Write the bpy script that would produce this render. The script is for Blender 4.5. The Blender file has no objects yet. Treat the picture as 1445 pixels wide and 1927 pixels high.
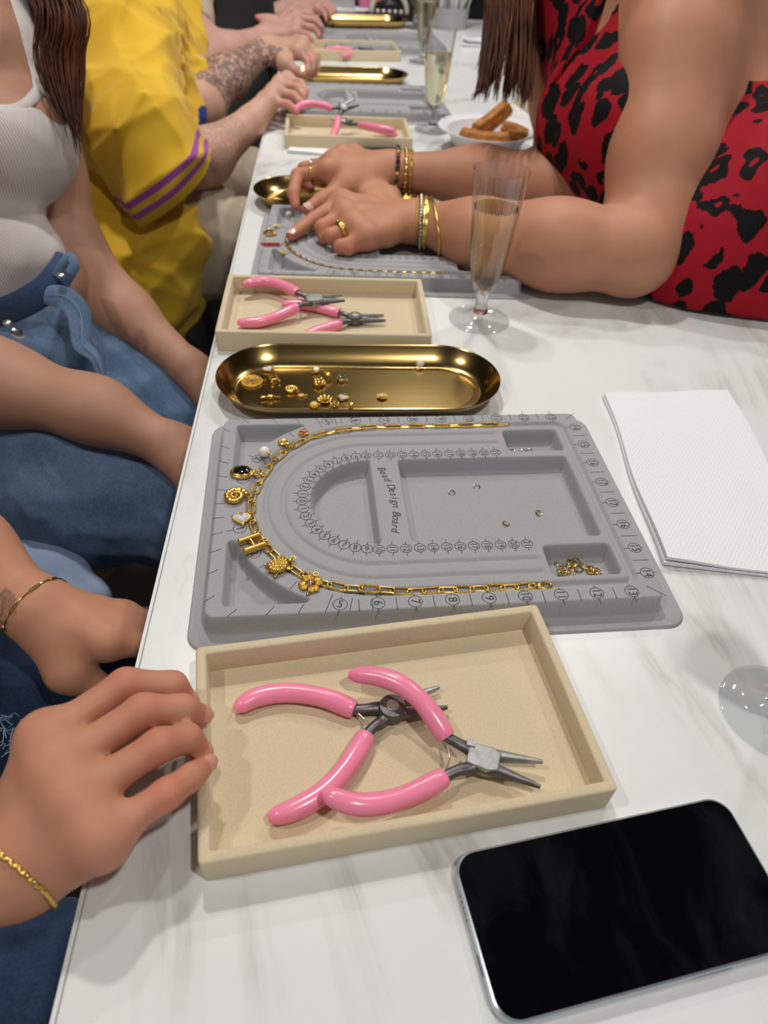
import bpy, bmesh, math, random
import numpy as np
from mathutils import Vector, Matrix, Euler, noise as mnoise

SC = bpy.context.scene
COL = SC.collection
random.seed(7)
PI = math.pi

# ---------------------------------------------------------------- camera
cam_d = bpy.data.cameras.new('camera')
cam = bpy.data.objects.new('camera', cam_d)
COL.objects.link(cam)
cam_d.sensor_fit = 'VERTICAL'
cam_d.sensor_height = 24.0
cam_d.lens = 1336.0 / 1927.0 * 24.0
cam_d.clip_start = 0.02
cam.matrix_world = Matrix(((0.997321, -0.000216, -0.073146, 0.123781), (-0.053284, 0.682942, -0.728527, -0.378049), (0.050112, 0.730473, 0.681101, 0.386578), (0.000000, 0.000000, 0.000000, 1.000000)))
cam_d.dof.use_dof = True
cam_d.dof.focus_distance = 0.50
cam_d.dof.aperture_fstop = 5.2
SC.camera = cam

# ---------------------------------------------------------------- world, lights, exposure
SC.view_settings.view_transform = 'Standard'
SC.view_settings.look = 'None'
SC.view_settings.gamma = 1.0
SC.view_settings.use_curve_mapping = False
SC.view_settings.exposure = 0.22
world = bpy.data.worlds.new('world')
SC.world = world
world.use_nodes = True
world.node_tree.nodes['Background'].inputs[0].default_value = (0.98, 0.99, 1.0, 1)
world.node_tree.nodes['Background'].inputs[1].default_value = 0.42
LAMPS = [  # x, y, z, watts, radius : ceiling downlights of the room
    (0.60, -0.60, 1.62, 9, 0.055),
    (-0.10, 0.90, 1.62, 12, 0.055),
    (1.05, 1.25, 1.62, 8, 0.055),
    (0.45, 1.85, 1.62, 10, 0.055),
    (-0.75, -0.30, 1.62, 6, 0.055),
]


# ---------------------------------------------------------------- helpers
def lin(h):
    h = h.lstrip('#')
    c = [int(h[i:i + 2], 16) / 255 for i in (0, 2, 4)]
    return tuple(x / 12.92 if x <= .04045 else ((x + .055) / 1.055) ** 2.4 for x in c) + (1.0,)


class NT:
    """tiny node-tree builder"""
    def __init__(s, name):
        s.m = bpy.data.materials.new(name)
        s.m.use_nodes = True
        s.t = s.m.node_tree
        s.p = s.t.nodes['Principled BSDF']
        s.out = s.t.nodes['Material Output']
        s.tc = s.t.nodes.new('ShaderNodeTexCoord')

    def n(s, kind, **kw):
        nd = s.t.nodes.new('ShaderNode' + kind)
        for k, v in kw.items():
            if k in nd.inputs.keys():
                nd.inputs[k].default_value = v
            else:
                setattr(nd, k, v)
        return nd

    def l(s, a, b):
        s.t.links.new(a, b)

    def noise(s, scale, detail=3, rough=.5, dist=0.0, vec=None, stretch=None):
        nd = s.n('TexNoise', Scale=scale, Detail=detail, Roughness=rough, Distortion=dist)
        src = vec or s.tc.outputs['Object']
        if stretch:
            mp = s.n('Mapping')
            mp.inputs['Scale'].default_value = stretch
            s.l(src, mp.inputs[0])
            src = mp.outputs[0]
        s.l(src, nd.inputs['Vector'])
        return nd.outputs['Fac']

    def ramp(s, fac, stops):
        r = s.n('ValToRGB')
        el = r.color_ramp.elements
        while len(el) < len(stops):
            el.new(.5)
        for e, (p, c) in zip(el, stops):
            e.position = p
            e.color = c
        s.l(fac, r.inputs[0])
        return r.outputs[0]

    def mix(s, fac, a, b, mode='MIX'):
        m = s.n('Mix', data_type='RGBA', blend_type=mode)
        for i, v in ((0, fac), (6, a), (7, b)):
            if isinstance(v, (int, float, tuple)):
                m.inputs[i].default_value = v
            else:
                s.l(v, m.inputs[i])
        return m.outputs[2]

    def math(s, op, a, b=0.0):
        m = s.n('Math', operation=op)
        for i, v in ((0, a), (1, b)):
            if isinstance(v, (int, float)):
                m.inputs[i].default_value = v
            else:
                s.l(v, m.inputs[i])
        return m.outputs[0]

    def bump(s, h, strength=.3, dist=.001):
        b = s.n('Bump', Strength=strength, Distance=dist)
        s.l(h, b.inputs['Height'])
        s.l(b.outputs[0], s.p.inputs['Normal'])

    def set(s, **kw):
        for k, v in kw.items():
            s.p.inputs[k.replace('_', ' ')].default_value = v
        return s

    def base(s, c):
        if isinstance(c, tuple):
            s.p.inputs['Base Color'].default_value = c
        else:
            s.l(c, s.p.inputs['Base Color'])


def simple(name, hexc, rough=.5, metal=0.0, var=.12, scale=60, bump=0.0, bscale=400, bdist=.0006, **kw):
    t = NT(name)
    c = lin(hexc)
    d = tuple(x * (1 - var) for x in c[:3]) + (1,)
    e = tuple(min(1, x * (1 + var)) for x in c[:3]) + (1,)
    t.base(t.ramp(t.noise(scale), [(.3, d), (.7, e)]))
    t.set(Roughness=rough, Metallic=metal, **kw)
    if bump:
        t.bump(t.noise(bscale, 4), bump, bdist)
    return t.m


class MB:
    """collects geometry, links it as one mesh object"""
    def __init__(s):
        s.v, s.f = [], []

    def add(s, vs, fs, M=None):
        o = len(s.v)
        if M is not None:
            vs = [tuple(M @ Vector(p)) for p in vs]
        s.v.extend(tuple(p) for p in vs)
        s.f.extend(tuple(i + o for i in f) for f in fs)
        return s

    def box(s, c, size, M=None):
        x, y, z = (q / 2 for q in size)
        vs = [(c[0] + a * x, c[1] + b * y, c[2] + d * z) for a in (-1, 1) for b in (-1, 1) for d in (-1, 1)]
        return s.add(vs, [(0, 1, 3, 2), (4, 6, 7, 5), (0, 4, 5, 1), (2, 3, 7, 6), (0, 2, 6, 4), (1, 5, 7, 3)], M)

    def tube(s, path, r, n=10, closed=False, flat=1.0, up=None, M=None, cap=True):
        P = [Vector(p) for p in path]
        m = len(P)
        R = r if isinstance(r, (list, tuple)) else [r] * m
        vs, fs = [], []
        prev = Vector(up) if up else None
        for i in range(m):
            if closed:
                t = P[(i + 1) % m] - P[i - 1]
            else:
                t = P[min(i + 1, m - 1)] - P[max(i - 1, 0)]
            t = t.normalized() if t.length > 1e-12 else Vector((0, 0, 1))
            if up is not None:
                a = Vector(up)
            elif prev is None:
                a = Vector((0, 0, 1)) if abs(t.z) < .9 else Vector((1, 0, 0))
            else:
                a = prev
            a = a - t * a.dot(t)
            a = a.normalized() if a.length > 1e-9 else t.orthogonal().normalized()
            prev = a
            b = t.cross(a)
            for k in range(n):
                q = 2 * PI * k / n
                vs.append(P[i] + a * (math.sin(q) * R[i] * flat) + b * (math.cos(q) * R[i]))
        for i in range(m if closed else m - 1):
            j = (i + 1) % m
            for k in range(n):
                l = (k + 1) % n
                fs.append((i * n + k, j * n + k, j * n + l, i * n + l))
        if not closed and cap:
            fs.append(tuple(range(n)))
            fs.append(tuple((m - 1) * n + k for k in reversed(range(n))))
        return s.add(vs, fs, M)

    def lathe(s, prof, n=40, M=None, closed=False):
        vs, fs = [], []
        m = len(prof)
        for r, z in prof:
            for k in range(n):
                q = 2 * PI * k / n
                vs.append((r * math.cos(q), r * math.sin(q), z))
        for i in range(m if closed else m - 1):
            j = (i + 1) % m
            for k in range(n):
                l = (k + 1) % n
                fs.append((i * n + k, i * n + l, j * n + l, j * n + k))
        if not closed:
            if prof[0][0] > 1e-9:
                fs.append(tuple(reversed(range(n))))
            if prof[-1][0] > 1e-9:
                fs.append(tuple((m - 1) * n + k for k in range(n)))
        return s.add(vs, fs, M)

    def ball(s, c, r, n=14, M=None, rot=None):
        r = r if isinstance(r, (tuple, list)) else (r, r, r)
        m = max(6, n // 2 + 1)
        vs, fs = [(0, 0, -1)], []
        for i in range(1, m):
            q = PI * i / m - PI / 2
            for k in range(n):
                a = 2 * PI * k / n
                vs.append((math.cos(q) * math.cos(a), math.cos(q) * math.sin(a), math.sin(q)))
        vs.append((0, 0, 1))
        for k in range(n):
            l = (k + 1) % n
            fs.append((0, 1 + l, 1 + k))
            for i in range(m - 2):
                fs.append((1 + i * n + k, 1 + i * n + l, 1 + (i + 1) * n + l, 1 + (i + 1) * n + k))
            fs.append((len(vs) - 1, 1 + (m - 2) * n + k, 1 + (m - 2) * n + l))
        T = Matrix.Translation(c) @ (rot.to_4x4() if rot else Matrix()) @ Matrix.Diagonal((*r, 1))
        if M is not None:
            T = M @ T
        return s.add(vs, fs, T)

    def prism(s, outline, z0, z1, bev=0.0, M=None):
        """extruded outline with a soft top edge (rings shrink towards the centroid normals)"""
        O = [Vector((p[0], p[1], 0)) for p in outline]
        n = len(O)
        nr = []
        for i in range(n):
            t = (O[(i + 1) % n] - O[i - 1])
            nr.append(Vector((t.y, -t.x, 0)).normalized())
        rings = [(bev * .6, z0), (0, z0 + bev * .6), (0, z1 - bev), (bev * .3, z1 - bev * .3), (bev, z1)] if bev else [(0, z0), (0, z1)]
        vs, fs = [], []
        for d, z in rings:
            for p, q in zip(O, nr):
                w = p - q * d
                vs.append((w.x, w.y, z))
        for i in range(len(rings) - 1):
            for k in range(n):
                l = (k + 1) % n
                fs.append((i * n + k, i * n + l, (i + 1) * n + l, (i + 1) * n + k))
        fs.append(tuple(reversed(range(n))))
        fs.append(tuple((len(rings) - 1) * n + k for k in range(n)))
        return s.add(vs, fs, M)

    def build(s, name, mat, parent=None, smooth=True, angle=40):
        me = bpy.data.meshes.new(name)
        me.from_pydata(s.v, [], s.f)
        return link_mesh(me, name, mat, parent, smooth, angle)


def link_mesh(me, name, mat, parent=None, smooth=True, angle=40):
    me.validate()
    bm = bmesh.new()
    bm.from_mesh(me)
    bmesh.ops.recalc_face_normals(bm, faces=bm.faces)
    if smooth:
        la = math.radians(angle)
        for f in bm.faces:
            f.smooth = True
        for e in bm.edges:
            if len(e.link_faces) == 2 and (e.calc_face_angle(0) > la or max(len(f.verts) for f in e.link_faces) > 6):
                e.smooth = False
    bm.to_mesh(me)
    bm.free()
    if mat:
        me.materials.append(mat)
    o = bpy.data.objects.new(name, me)
    COL.objects.link(o)
    if parent:
        o.parent = parent
    return o


def tag(o, label=None, cat=None, group=None, kind=None):
    for k, v in (('label', label), ('category', cat), ('group', group), ('kind', kind)):
        if v:
            o[k] = v
    return o


def thing(name, label, cat, loc=(0, 0, 0), rz=0.0, group=None):
    o = bpy.data.objects.new(name, None)
    o.empty_display_size = .02
    COL.objects.link(o)
    o.location = loc
    o.rotation_euler = (0, 0, rz)
    return tag(o, label, cat, group)


def copy_tree(o, parent=None):
    c = o.copy()
    COL.objects.link(c)
    if parent:
        c.parent = parent
    for ch in list(o.children):
        copy_tree(ch, c)
    return c


def place(o, loc, rz=0.0, label=None, group=None, rx=0.0, ry=0.0):
    o.location = loc
    o.rotation_euler = (rx, ry, rz)
    if label:
        o['label'] = label
    if group:
        o['group'] = group
    return o


def catmull(P, n=8, closed=False):
    P = [Vector(p) for p in P]
    m = len(P)
    out = []
    for i in range(m if closed else m - 1):
        a, b, c, d = (P[(i - 1) % m], P[i], P[(i + 1) % m], P[(i + 2) % m]) if closed else \
            (P[max(i - 1, 0)], P[i], P[i + 1], P[min(i + 2, m - 1)])
        for k in range(n):
            t = k / n
            out.append(.5 * ((2 * b) + (c - a) * t + (2 * a - 5 * b + 4 * c - d) * t * t + (3 * b - a - 3 * c + d) * t ** 3))
    if not closed:
        out.append(P[-1])
    return out


def lerp_list(v, m):
    """resample a list of numbers to m entries"""
    return list(np.interp(np.linspace(0, len(v) - 1, m), range(len(v)), v))


def rrect(w, h, r, n=8):
    o = []
    for cx, cy, a in ((w / 2 - r, h / 2 - r, 0), (-w / 2 + r, h / 2 - r, 90), (-w / 2 + r, -h / 2 + r, 180), (w / 2 - r, -h / 2 + r, 270)):
        for k in range(n + 1):
            q = math.radians(a + 90 * k / n)
            o.append((cx + r * math.cos(q), cy + r * math.sin(q)))
    return o


# ---------------------------------------------------------------- materials
def marble():
    t = NT('white_marble')
    mp = t.n('Mapping')
    mp.inputs['Rotation'].default_value = (0, 0, math.radians(-35))
    mp.inputs['Scale'].default_value = (1, .38, 1)
    t.l(t.tc.outputs['Object'], mp.inputs[0])
    v = mp.outputs[0]
    n1 = t.n('TexNoise', Scale=2.4, Detail=8, Roughness=.60, Distortion=.9)
    t.l(v, n1.inputs['Vector'])
    d = t.math('ABSOLUTE', t.math('SUBTRACT', n1.outputs['Fac'], .5))
    vein = t.ramp(d, [(0, (1, 1, 1, 1)), (.006, (.5, .5, .5, 1)), (.020, (0, 0, 0, 1))])
    msk = t.ramp(t.noise(5.5, 4, .6), [(.44, (0, 0, 0, 1)), (.62, (1, 1, 1, 1))])
    n2 = t.n('TexNoise', Scale=2.3, Detail=5, Roughness=.6, Distortion=.4)
    t.l(v, n2.inputs['Vector'])
    cloud = t.ramp(n2.outputs['Fac'], [(.35, lin('#DADCDC')), (.7, lin('#E6E7E6'))])
    vc = t.ramp(t.noise(3, 2), [(.4, lin('#A9A9A6')), (.6, lin('#B9B4AB'))])
    f = t.math('MULTIPLY', t.math('MULTIPLY', vein, msk), .75)
    t.base(t.mix(f, cloud, vc))
    t.set(Roughness=.33)
    t.bump(t.noise(900, 2), .05, .0004)
    return t.m


def suede(name, hexc, dark=.86, blotch=.93):
    t = NT(name)
    c = lin(hexc)
    d = tuple(x * dark for x in c[:3]) + (1,)
    fine = t.ramp(t.noise(900, 3, .7), [(.3, d), (.7, c)])
    pat = t.ramp(t.noise(38, 4, .6), [(.35, (blotch,) * 3 + (1,)), (.65, (1, 1, 1, 1))])
    t.base(t.mix(.35, fine, pat, 'MULTIPLY'))
    t.set(Roughness=.92, Sheen_Weight=.25, Sheen_Roughness=.5)
    t.p.inputs['Specular IOR Level'].default_value = .15
    t.bump(t.noise(1300, 3, .7), .35, .0004)
    return t.m


M = {}
M['marble'] = marble()
M['edge'] = simple('white_edge_band', '#DCDDDC', .4, var=.03)
M['suede'] = suede('beige_suede', '#D9C9A8')
M['board'] = suede('grey_flock', '#A6A6A9', .86, .97)
M['ink'] = simple('black_print', '#26262A', .7, var=.05)
M['pink'] = simple('pink_vinyl', '#F58BAA', .22, var=.04, scale=30)
M['steel'] = simple('brushed_steel', '#A5A5A4', .46, .75, .18, 220, .15, 700)
M['dark_steel'] = simple('dark_steel', '#6A6767', .42, .8, .2, 200, .15, 700)
M['wire'] = simple('spring_wire', '#C9C4B8', .3, 1.0)
M['gold'] = simple('bright_gold', '#D9B562', .30, 1.0, .1, 300)
M['gold_rough'] = simple('textured_gold', '#D6AC50', .28, 1.0, .2, 900, .9, 1400, .0008)
M['gold_pale'] = simple('pale_gold', '#DDB96A', .2, 1.0, .1, 300)
M['silver'] = simple('silver', '#D5D5D2', .2, 1.0, .1, 300)
M['pearl'] = simple('pearl', '#EFE8E2', .18, 0, .04, 200, Coat_Weight=.6)
M['opal'] = simple('opal', '#D9D4E2', .15, 0, .12, 400, Coat_Weight=.8)
M['onyx'] = simple('black_stone', '#1C1613', .08, 0, .4, 250, Coat_Weight=1.0)
M['red_enamel'] = simple('red_enamel', '#C8141E', .15, 0, .1, 300, Coat_Weight=.8)
M['yellow_enamel'] = simple('yellow_enamel', '#F2B80C', .18, 0, .05, 300, Coat_Weight=.8)
M['green_gem'] = simple('green_gem', '#0C5A3C', .06, 0, .2, 300, Coat_Weight=1.0)
M['blue_gem'] = simple('blue_gem', '#2A2F73', .06, 0, .2, 300, Coat_Weight=1.0)
M['white_plastic'] = simple('white_plastic', '#E9E9EC', .3, var=.03)
M['black'] = simple('black_cloth', '#0B0B0D', .9, var=.2, scale=80)
M['black_plastic'] = simple('black_plastic', '#141416', .4, var=.15)
M['grey_plastic'] = simple('grey_plastic', '#A7A8AA', .5, var=.06)
M['cream'] = simple('cream_plastic', '#D8D0BE', .5, var=.06)
M['paper'] = simple('white_paper', '#EDEDEE', .8, var=.03)


def tray_gold():
    t = NT('brushed_gold_tray')
    n = t.noise(160, 4, .6, stretch=(.04, 1.6, 1))
    t.base(t.ramp(n, [(.3, lin('#B0945A')), (.7, lin('#C2A56A'))]))
    t.set(Metallic=1.0, Roughness=.19)
    t.bump(n, .03, .0003)
    return t.m


M['tray_gold'] = tray_gold()


def thin_plastic(name, tint):
    t = NT(name)
    tr = t.n('BsdfTransparent')
    tr.inputs[0].default_value = tint
    gl = t.n('BsdfGlossy')
    gl.inputs['Roughness'].default_value = .04
    fr = t.n('LayerWeight', Blend=.5)
    k = t.math('ADD', t.math('MULTIPLY', t.math('POWER', fr.outputs['Facing'], 3.5), .80), .055)
    mx = t.n('MixShader')
    t.l(k, mx.inputs[0])
    t.l(tr.outputs[0], mx.inputs[1])
    t.l(gl.outputs[0], mx.inputs[2])
    t.l(mx.outputs[0], t.out.inputs[0])
    return t.m


M['clear'] = thin_plastic('clear_plastic', (.955, .96, .96, 1))
M['solid_clear'] = NT('solid_clear_plastic').set(Transmission_Weight=1.0, Roughness=.02, IOR=1.38).m
M['wine'] = NT('sparkling_wine').set(Transmission_Weight=1.0, Roughness=.0, IOR=1.13).m
M['wine'].node_tree.nodes['Principled BSDF'].inputs['Base Color'].default_value = (.97, .90, .64, 1)
M['foam'] = simple('bubbles', '#F4EFD8', .15)


def napkin_mat():
    t = NT('embossed_napkin')
    t.base(lin('#ECECEF'))
    t.set(Roughness=.85)
    t.p.inputs['Specular IOR Level'].default_value = .2
    mp = t.n('Mapping')
    mp.inputs['Rotation'].default_value = (0, 0, math.radians(38))
    t.l(t.tc.outputs['Object'], mp.inputs[0])
    a = t.n('TexWave', Scale=110, wave_type='BANDS', bands_direction='X')
    b = t.n('TexWave', Scale=110, wave_type='BANDS', bands_direction='Y')
    t.l(mp.outputs[0], a.inputs['Vector'])
    t.l(mp.outputs[0], b.inputs['Vector'])
    t.bump(t.math('MULTIPLY', a.outputs['Fac'], b.outputs['Fac']), .55, .0008)
    return t.m


M['napkin'] = napkin_mat()


def screen_mat():
    t = NT('phone_glass')
    sm = t.ramp(t.noise(26, 5, .6, .6, stretch=(1, .5, 1)), [(.48, lin('#07070A')), (.78, lin('#1C1D22'))])
    sc = t.ramp(t.noise(90, 2, .4, stretch=(.35, 7, 1)), [(.79, (0, 0, 0, 1)), (.84, (.03, .03, .03, 1))])
    t.base(t.mix(1.0, sm, sc, 'ADD'))
    t.l(t.ramp(t.noise(14, 5, .6), [(.45, (.03, .03, .03, 1)), (.75, (.16, .16, .16, 1))]), t.p.inputs['Roughness'])
    t.set(IOR=1.3)
    return t.m


M['screen'] = screen_mat()
M['alu'] = simple('anodised_aluminium', '#B9C2C8', .3, .9, .05)

# ---------------------------------------------------------------- room shell
mb = MB().box((0.3, 2.0, -.76), (22, 11, .04))
tag(mb.build('floor', simple('grey_floor', '#57504A', .6, var=.15, scale=4), smooth=False), kind='structure')
mb = MB().box((0.3, 5.2, .6), (22, .1, 2.7))
tag(mb.build('wall_back', simple('dark_wall', '#2A292B', .8, var=.15, scale=3), smooth=False), kind='structure')
mb = MB().box((0.3, 2.0, 1.70), (9, 11, .06))
tag(mb.build('ceiling', simple('charcoal_ceiling', '#3A3836', .9, var=.1, scale=3), smooth=False), kind='structure')

m_lampring = simple('lamp_ring', '#E6E6E4', .4)
t = NT('lamp_lens')
t.set(Emission_Strength=12.0)
t.p.inputs['Emission Color'].default_value = (1, .95, .88, 1)
m_lens = t.m
PLACES = ['black phone', 'yellow shirt', 'red dress side of the table', 'far end of the table', 'lower left person']
for i, (x, y, z, wt, r) in enumerate(LAMPS):
    o = thing('ceiling_downlight', 'round white recessed ceiling downlight above the ' + PLACES[i], 'light', (x, y, 1.67), 0, 'ceiling downlights')
    MB().lathe([(.058, .004), (.075, .004), (.08, -.004), (.075, -.014), (.060, -.012), (.058, .004)], 28).build('lamp_ring', m_lampring, o)
    MB().lathe([(.057, .002), (.057, -.004)], 28).build('lamp_lens', m_lens, o)
    ld = bpy.data.lights.new('downlight', 'AREA')
    ld.shape = 'DISK'
    ld.size = 2 * r
    ld.energy = wt
    ld.color = (1.0, .965, .92)
    lo = bpy.data.objects.new('downlight', ld)
    COL.objects.link(lo)
    lo.location = (0, 0, -.02)
    lo.parent = o

# ---------------------------------------------------------------- table
TABLE_W, TY0, TY1 = .71, -.62, 2.365
tb = thing('table', 'long white marbled table with thin white edge that everything stands on', 'table', (0, 0, -.74))
mb = MB().prism([(.0015, TY0), (TABLE_W, TY0), (TABLE_W, TY1), (.0015, TY1)], .708, .74, .0012)
mb.build('tabletop', M['marble'], tb, False)
mb = MB().box((.0002, (TY0 + TY1) / 2, .724), (.0022, TY1 - TY0, .0318))
mb.build('edge_band', M['edge'], tb, False)
for x in (.06, TABLE_W - .06):
    for y in (TY0 + .1, 1.0, TY1 - .1):
        MB().prism(rrect(.05, .05, .006, 3), 0.0, .708, .002, Matrix.Translation((x, y, 0))).build('leg', M['black_plastic'], tb)

# ---------------------------------------------------------------- bead design board
BW, BH = .01, .018
VC = 2.35


def board_height(U, V):
    """height in cm of the flocked board over its own base at board position U, V (cm)"""
    def rbox(x0, x1, y0, y1, r):
        qx = np.abs(U - (x0 + x1) / 2) - (x1 - x0) / 2 + r
        qy = np.abs(V - (y0 + y1) / 2) - (y1 - y0) / 2 + r
        return np.hypot(np.maximum(qx, 0), np.maximum(qy, 0)) + np.minimum(np.maximum(qx, qy), 0) - r

    def smooth(d, w):
        t = np.clip(.5 - d / w, 0, 1)
        return t * t * (3 - 2 * t)
    cu = 3.1
    fl = rbox(-10.1, 24.4, -10.05, 14.75, 1.5)
    pl = rbox(-9.05, 22.85, -8.85, 13.5, .9)
    h = .22 * smooth(fl + .07, .16) + 1.58 * smooth(pl + .12, .36)
    R = np.hypot(U - cu, V - VC)
    dU = np.where(U < cu, R, np.abs(V - VC))                  # distance to the U curve's axis
    for rad, wd, dp, end in ((6.85, .52, .22, 14.8), (8.15, .52, .22, 14.8)):
        d = np.maximum(np.abs(dU - rad) - wd / 2, U - end)
        h -= dp * smooth(d + .10, .42)
    g = np.where(U < 12, np.abs(dU - 9.42), np.abs(rbox(-30, 20.98, VC - 9.42, VC + 9.42, .7)))
    h -= .34 * smooth(g - .33 + .10, .40)
    pk = [rbox(5.55, 20.15, -2.5, 7.2, .45), rbox(15.25, 20.3, 7.85, 10.95, .5), rbox(15.1, 20.4, -6.4, -3.2, .5)]
    pk.append(np.maximum(R - 4.85, U - 3.4 + .0))
    for s in (-1, 1):
        a = np.maximum(rbox(-7.8, -1.9, *((VC + 3.9, VC + 10.1) if s > 0 else (VC - 10.1, VC - 3.9)), .45), 10.9 - R)
        pk.append(a)
    for d in pk:
        h -= 1.40 * smooth(d + .22, .44)
    return np.where(fl > 0, 0.0, np.maximum(h, .0)), fl


def make_board():
    nu, nv = 440, 316
    us = np.linspace(-10.34, 24.64, nu)
    vs = np.linspace(-10.29, 14.99, nv)
    U, V = np.meshgrid(us, vs, indexing='ij')
    H, FL = board_height(U, V)
    gu, gv = np.gradient(FL, us, vs)
    ring = FL > 0                                 # pull the outermost samples onto the rounded outline
    U = np.where(ring, U - FL * gu, U)
    V = np.where(ring, V - FL * gv, V)
    P = np.stack([U * .01, V * .01, H * .01], -1).reshape(-1, 3)
    I = np.arange(nu * nv).reshape(nu, nv)
    F = np.stack([I[:-1, :-1], I[1:, :-1], I[1:, 1:], I[:-1, 1:]], -1).reshape(-1, 4)
    keep = (FL.ravel()[F] <= 0).any(1)
    F = F[keep]
    used = np.unique(F)
    remap = -np.ones(len(P), int)
    remap[used] = np.arange(len(used))
    me = bpy.data.meshes.new('flocked_tray')
    me.from_pydata(P[used].tolist(), [], remap[F].tolist())
    me.polygons.foreach_set('use_smooth', np.ones(len(me.polygons), bool))
    me.materials.append(M['board'])
    o = bpy.data.objects.new('flocked_tray', me)
    COL.objects.link(o)
    return o


def text_mesh(body, size, shear=0.0):
    cu = bpy.data.curves.new('t', 'FONT')
    cu.body = body
    cu.size = size
    cu.shear = shear
    cu.align_x = 'CENTER'
    cu.align_y = 'CENTER'
    cu.resolution_u = 3
    o = bpy.data.objects.new('t', cu)
    COL.objects.link(o)
    bpy.context.view_layer.update()
    me = bpy.data.meshes.new_from_object(o.evaluated_get(bpy.context.evaluated_depsgraph_get()))
    vs = [tuple(v.co) for v in me.vertices]
    fs = [tuple(p.vertices) for p in me.polygons]
    bpy.data.objects.remove(o)
    bpy.data.curves.remove(cu)
    bpy.data.meshes.remove(me)
    return vs, fs


TXT = {s: text_mesh(s, .62) for s in [str(i) for i in range(22)]}
TXT_BIG = {s: text_mesh(s, .80) for s in [str(i) for i in range(18)]}


def make_print():
    """flat black print: scale numbers in circles, tick lines and the title (board cm, lifted .1 mm)"""
    mb = MB()
    zz = 1.812

    def line(u0, v0, u1, v1, w=.045):
        d = Vector((u1 - u0, v1 - v0))
        q = Vector((-d.y, d.x)).normalized() * w / 2
        mb.add([(u0 + q.x, v0 + q.y, zz), (u0 - q.x, v0 - q.y, zz), (u1 - q.x, v1 - q.y, zz), (u1 + q.x, v1 + q.y, zz)], [(0, 1, 2, 3)])

    def circ(u, v, r, w=.045, n=28):
        vs = []
        for k in range(n):
            q = 2 * PI * k / n
            vs += [(u + r * math.cos(q), v + r * math.sin(q), zz), (u + (r - w) * math.cos(q), v + (r - w) * math.sin(q), zz)]
        mb.add(vs, [(2 * k, (2 * k + 2) % (2 * n), (2 * k + 3) % (2 * n), 2 * k + 1) for k in range(n)])

    def num(s, u, v, ang, r, big, rad, tick):
        vs, fs = (TXT_BIG if big else TXT)[s]
        mb.add(vs, fs, Matrix.Translation((u, v, zz)) @ Matrix.Rotation(ang, 4, 'Z') @ Matrix.Diagonal((.95 if len(s) > 1 else 1.1, 1.1, 1, 1)))
        circ(u, v, r)
        for t0, t1 in tick:
            line(u + rad[0] * t0, v + rad[1] * t0, u + rad[0] * t1, v + rad[1] * t1)
    cu = 3.1
    t_in = ((.43, .72), (-.72, -.43))
    for i in range(0, 10):
        for s in ((1,) if i == 0 else (1, -1)):
            a = PI + s * i * .1571
            u, v = cu + 5.4 * math.cos(a), VC + 5.4 * math.sin(a)
            rad = (math.cos(a), math.sin(a))
            ang = a + PI / 2
            num(str(i), u, v, ang, .43, False, rad, t_in)
    for i in range(10, 22):
        for s in (1, -1):
            num(str(i), cu + (i - 10) * 1.0, VC - s * 5.42, -PI / 2, .43, False, (0, -s), t_in)
    t_out = ((.5, 1.0), (-.68, -.5))
    for i in range(1, 6):
        for s in (1, -1):
            a = PI + s * i * 2.54 / 9.4
            R = 10.35
            u, v = cu + R * math.cos(a), VC + R * math.sin(a)
            if i == 5:
                u, v = .05, VC - s * 10.35
            if i in (3, 4):
                continue
            num(str(i), u, v, a + PI / 2 if i < 5 else (math.radians(-20) if s > 0 else math.radians(200)), .5, True, (math.cos(a), math.sin(a)), t_out)
    for i in range(6, 14):
        for s in (1, -1):
            u = .03 + (i - 5) * 2.54
            num(str(i), u, VC - s * 10.38, -PI / 2, .5, True, (0, -s), t_out)
            line(u - 1.27, VC - s * 9.95, u - 1.27, VC - s * 11.0)
    for k, s in enumerate(('14', '15', '16', '17', '17', '16', '15', '14')):
        num(s, 22.1, VC + (k - 3.5) * 2.5, -PI / 2, .5, True, (1, 0), ((.5, .72), (-.8, -.5)))
        if k < 7:
            line(21.5, VC + (k - 3.0) * 2.5, 22.75, VC + (k - 3.0) * 2.5)
    for s in (-1, 1):
        line(21.6, VC + s * 9.95, 22.7, VC + s * 10.95)
    # fan of radial ticks round the left end
    for i in range(-17, 18):
        a = PI + i * 1.27 / 9.4
        if abs(i) > 11:
            continue
        c, s = math.cos(a), math.sin(a)
        if i % 2 or abs(i) > 6:
            r1 = 10.85
            line(cu + 10.05 * c, VC + 10.05 * s, cu + r1 * c, VC + r1 * s)
        k = min((cu + 8.9) / max(-c, .05), 10.95 / max(abs(s), .05))       # reaches the rim of the plateau
        line(cu + (k - .85) * c, VC + (k - .85) * s, cu + k * c, VC + k * s)
    # title, letters along a gentle arc, reading towards the front edge
    T = 'Bead Design Board'
    arc = [(4.15 + .55 * math.sin(PI * q) + .35 * q, 6.0 - 7.15 * q) for q in [k / (len(T) - 1) for k in range(len(T))]]
    for k, ch in enumerate(T):
        if ch == ' ':
            continue
        vs, fs = text_mesh(ch, .90, .25)
        a = arc[max(k - 1, 0)]
        b = arc[min(k + 1, len(T) - 1)]
        mb.add(vs, fs, Matrix.Translation((arc[k][0], arc[k][1], zz)) @ Matrix.Rotation(math.atan2(b[1] - a[1], b[0] - a[0]), 4, 'Z'))
    o = mb.build('printed_scale', M['ink'], None, False)
    o.data.transform(Matrix.Scale(.01, 4))
    return tag(o, kind='stuff')


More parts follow.
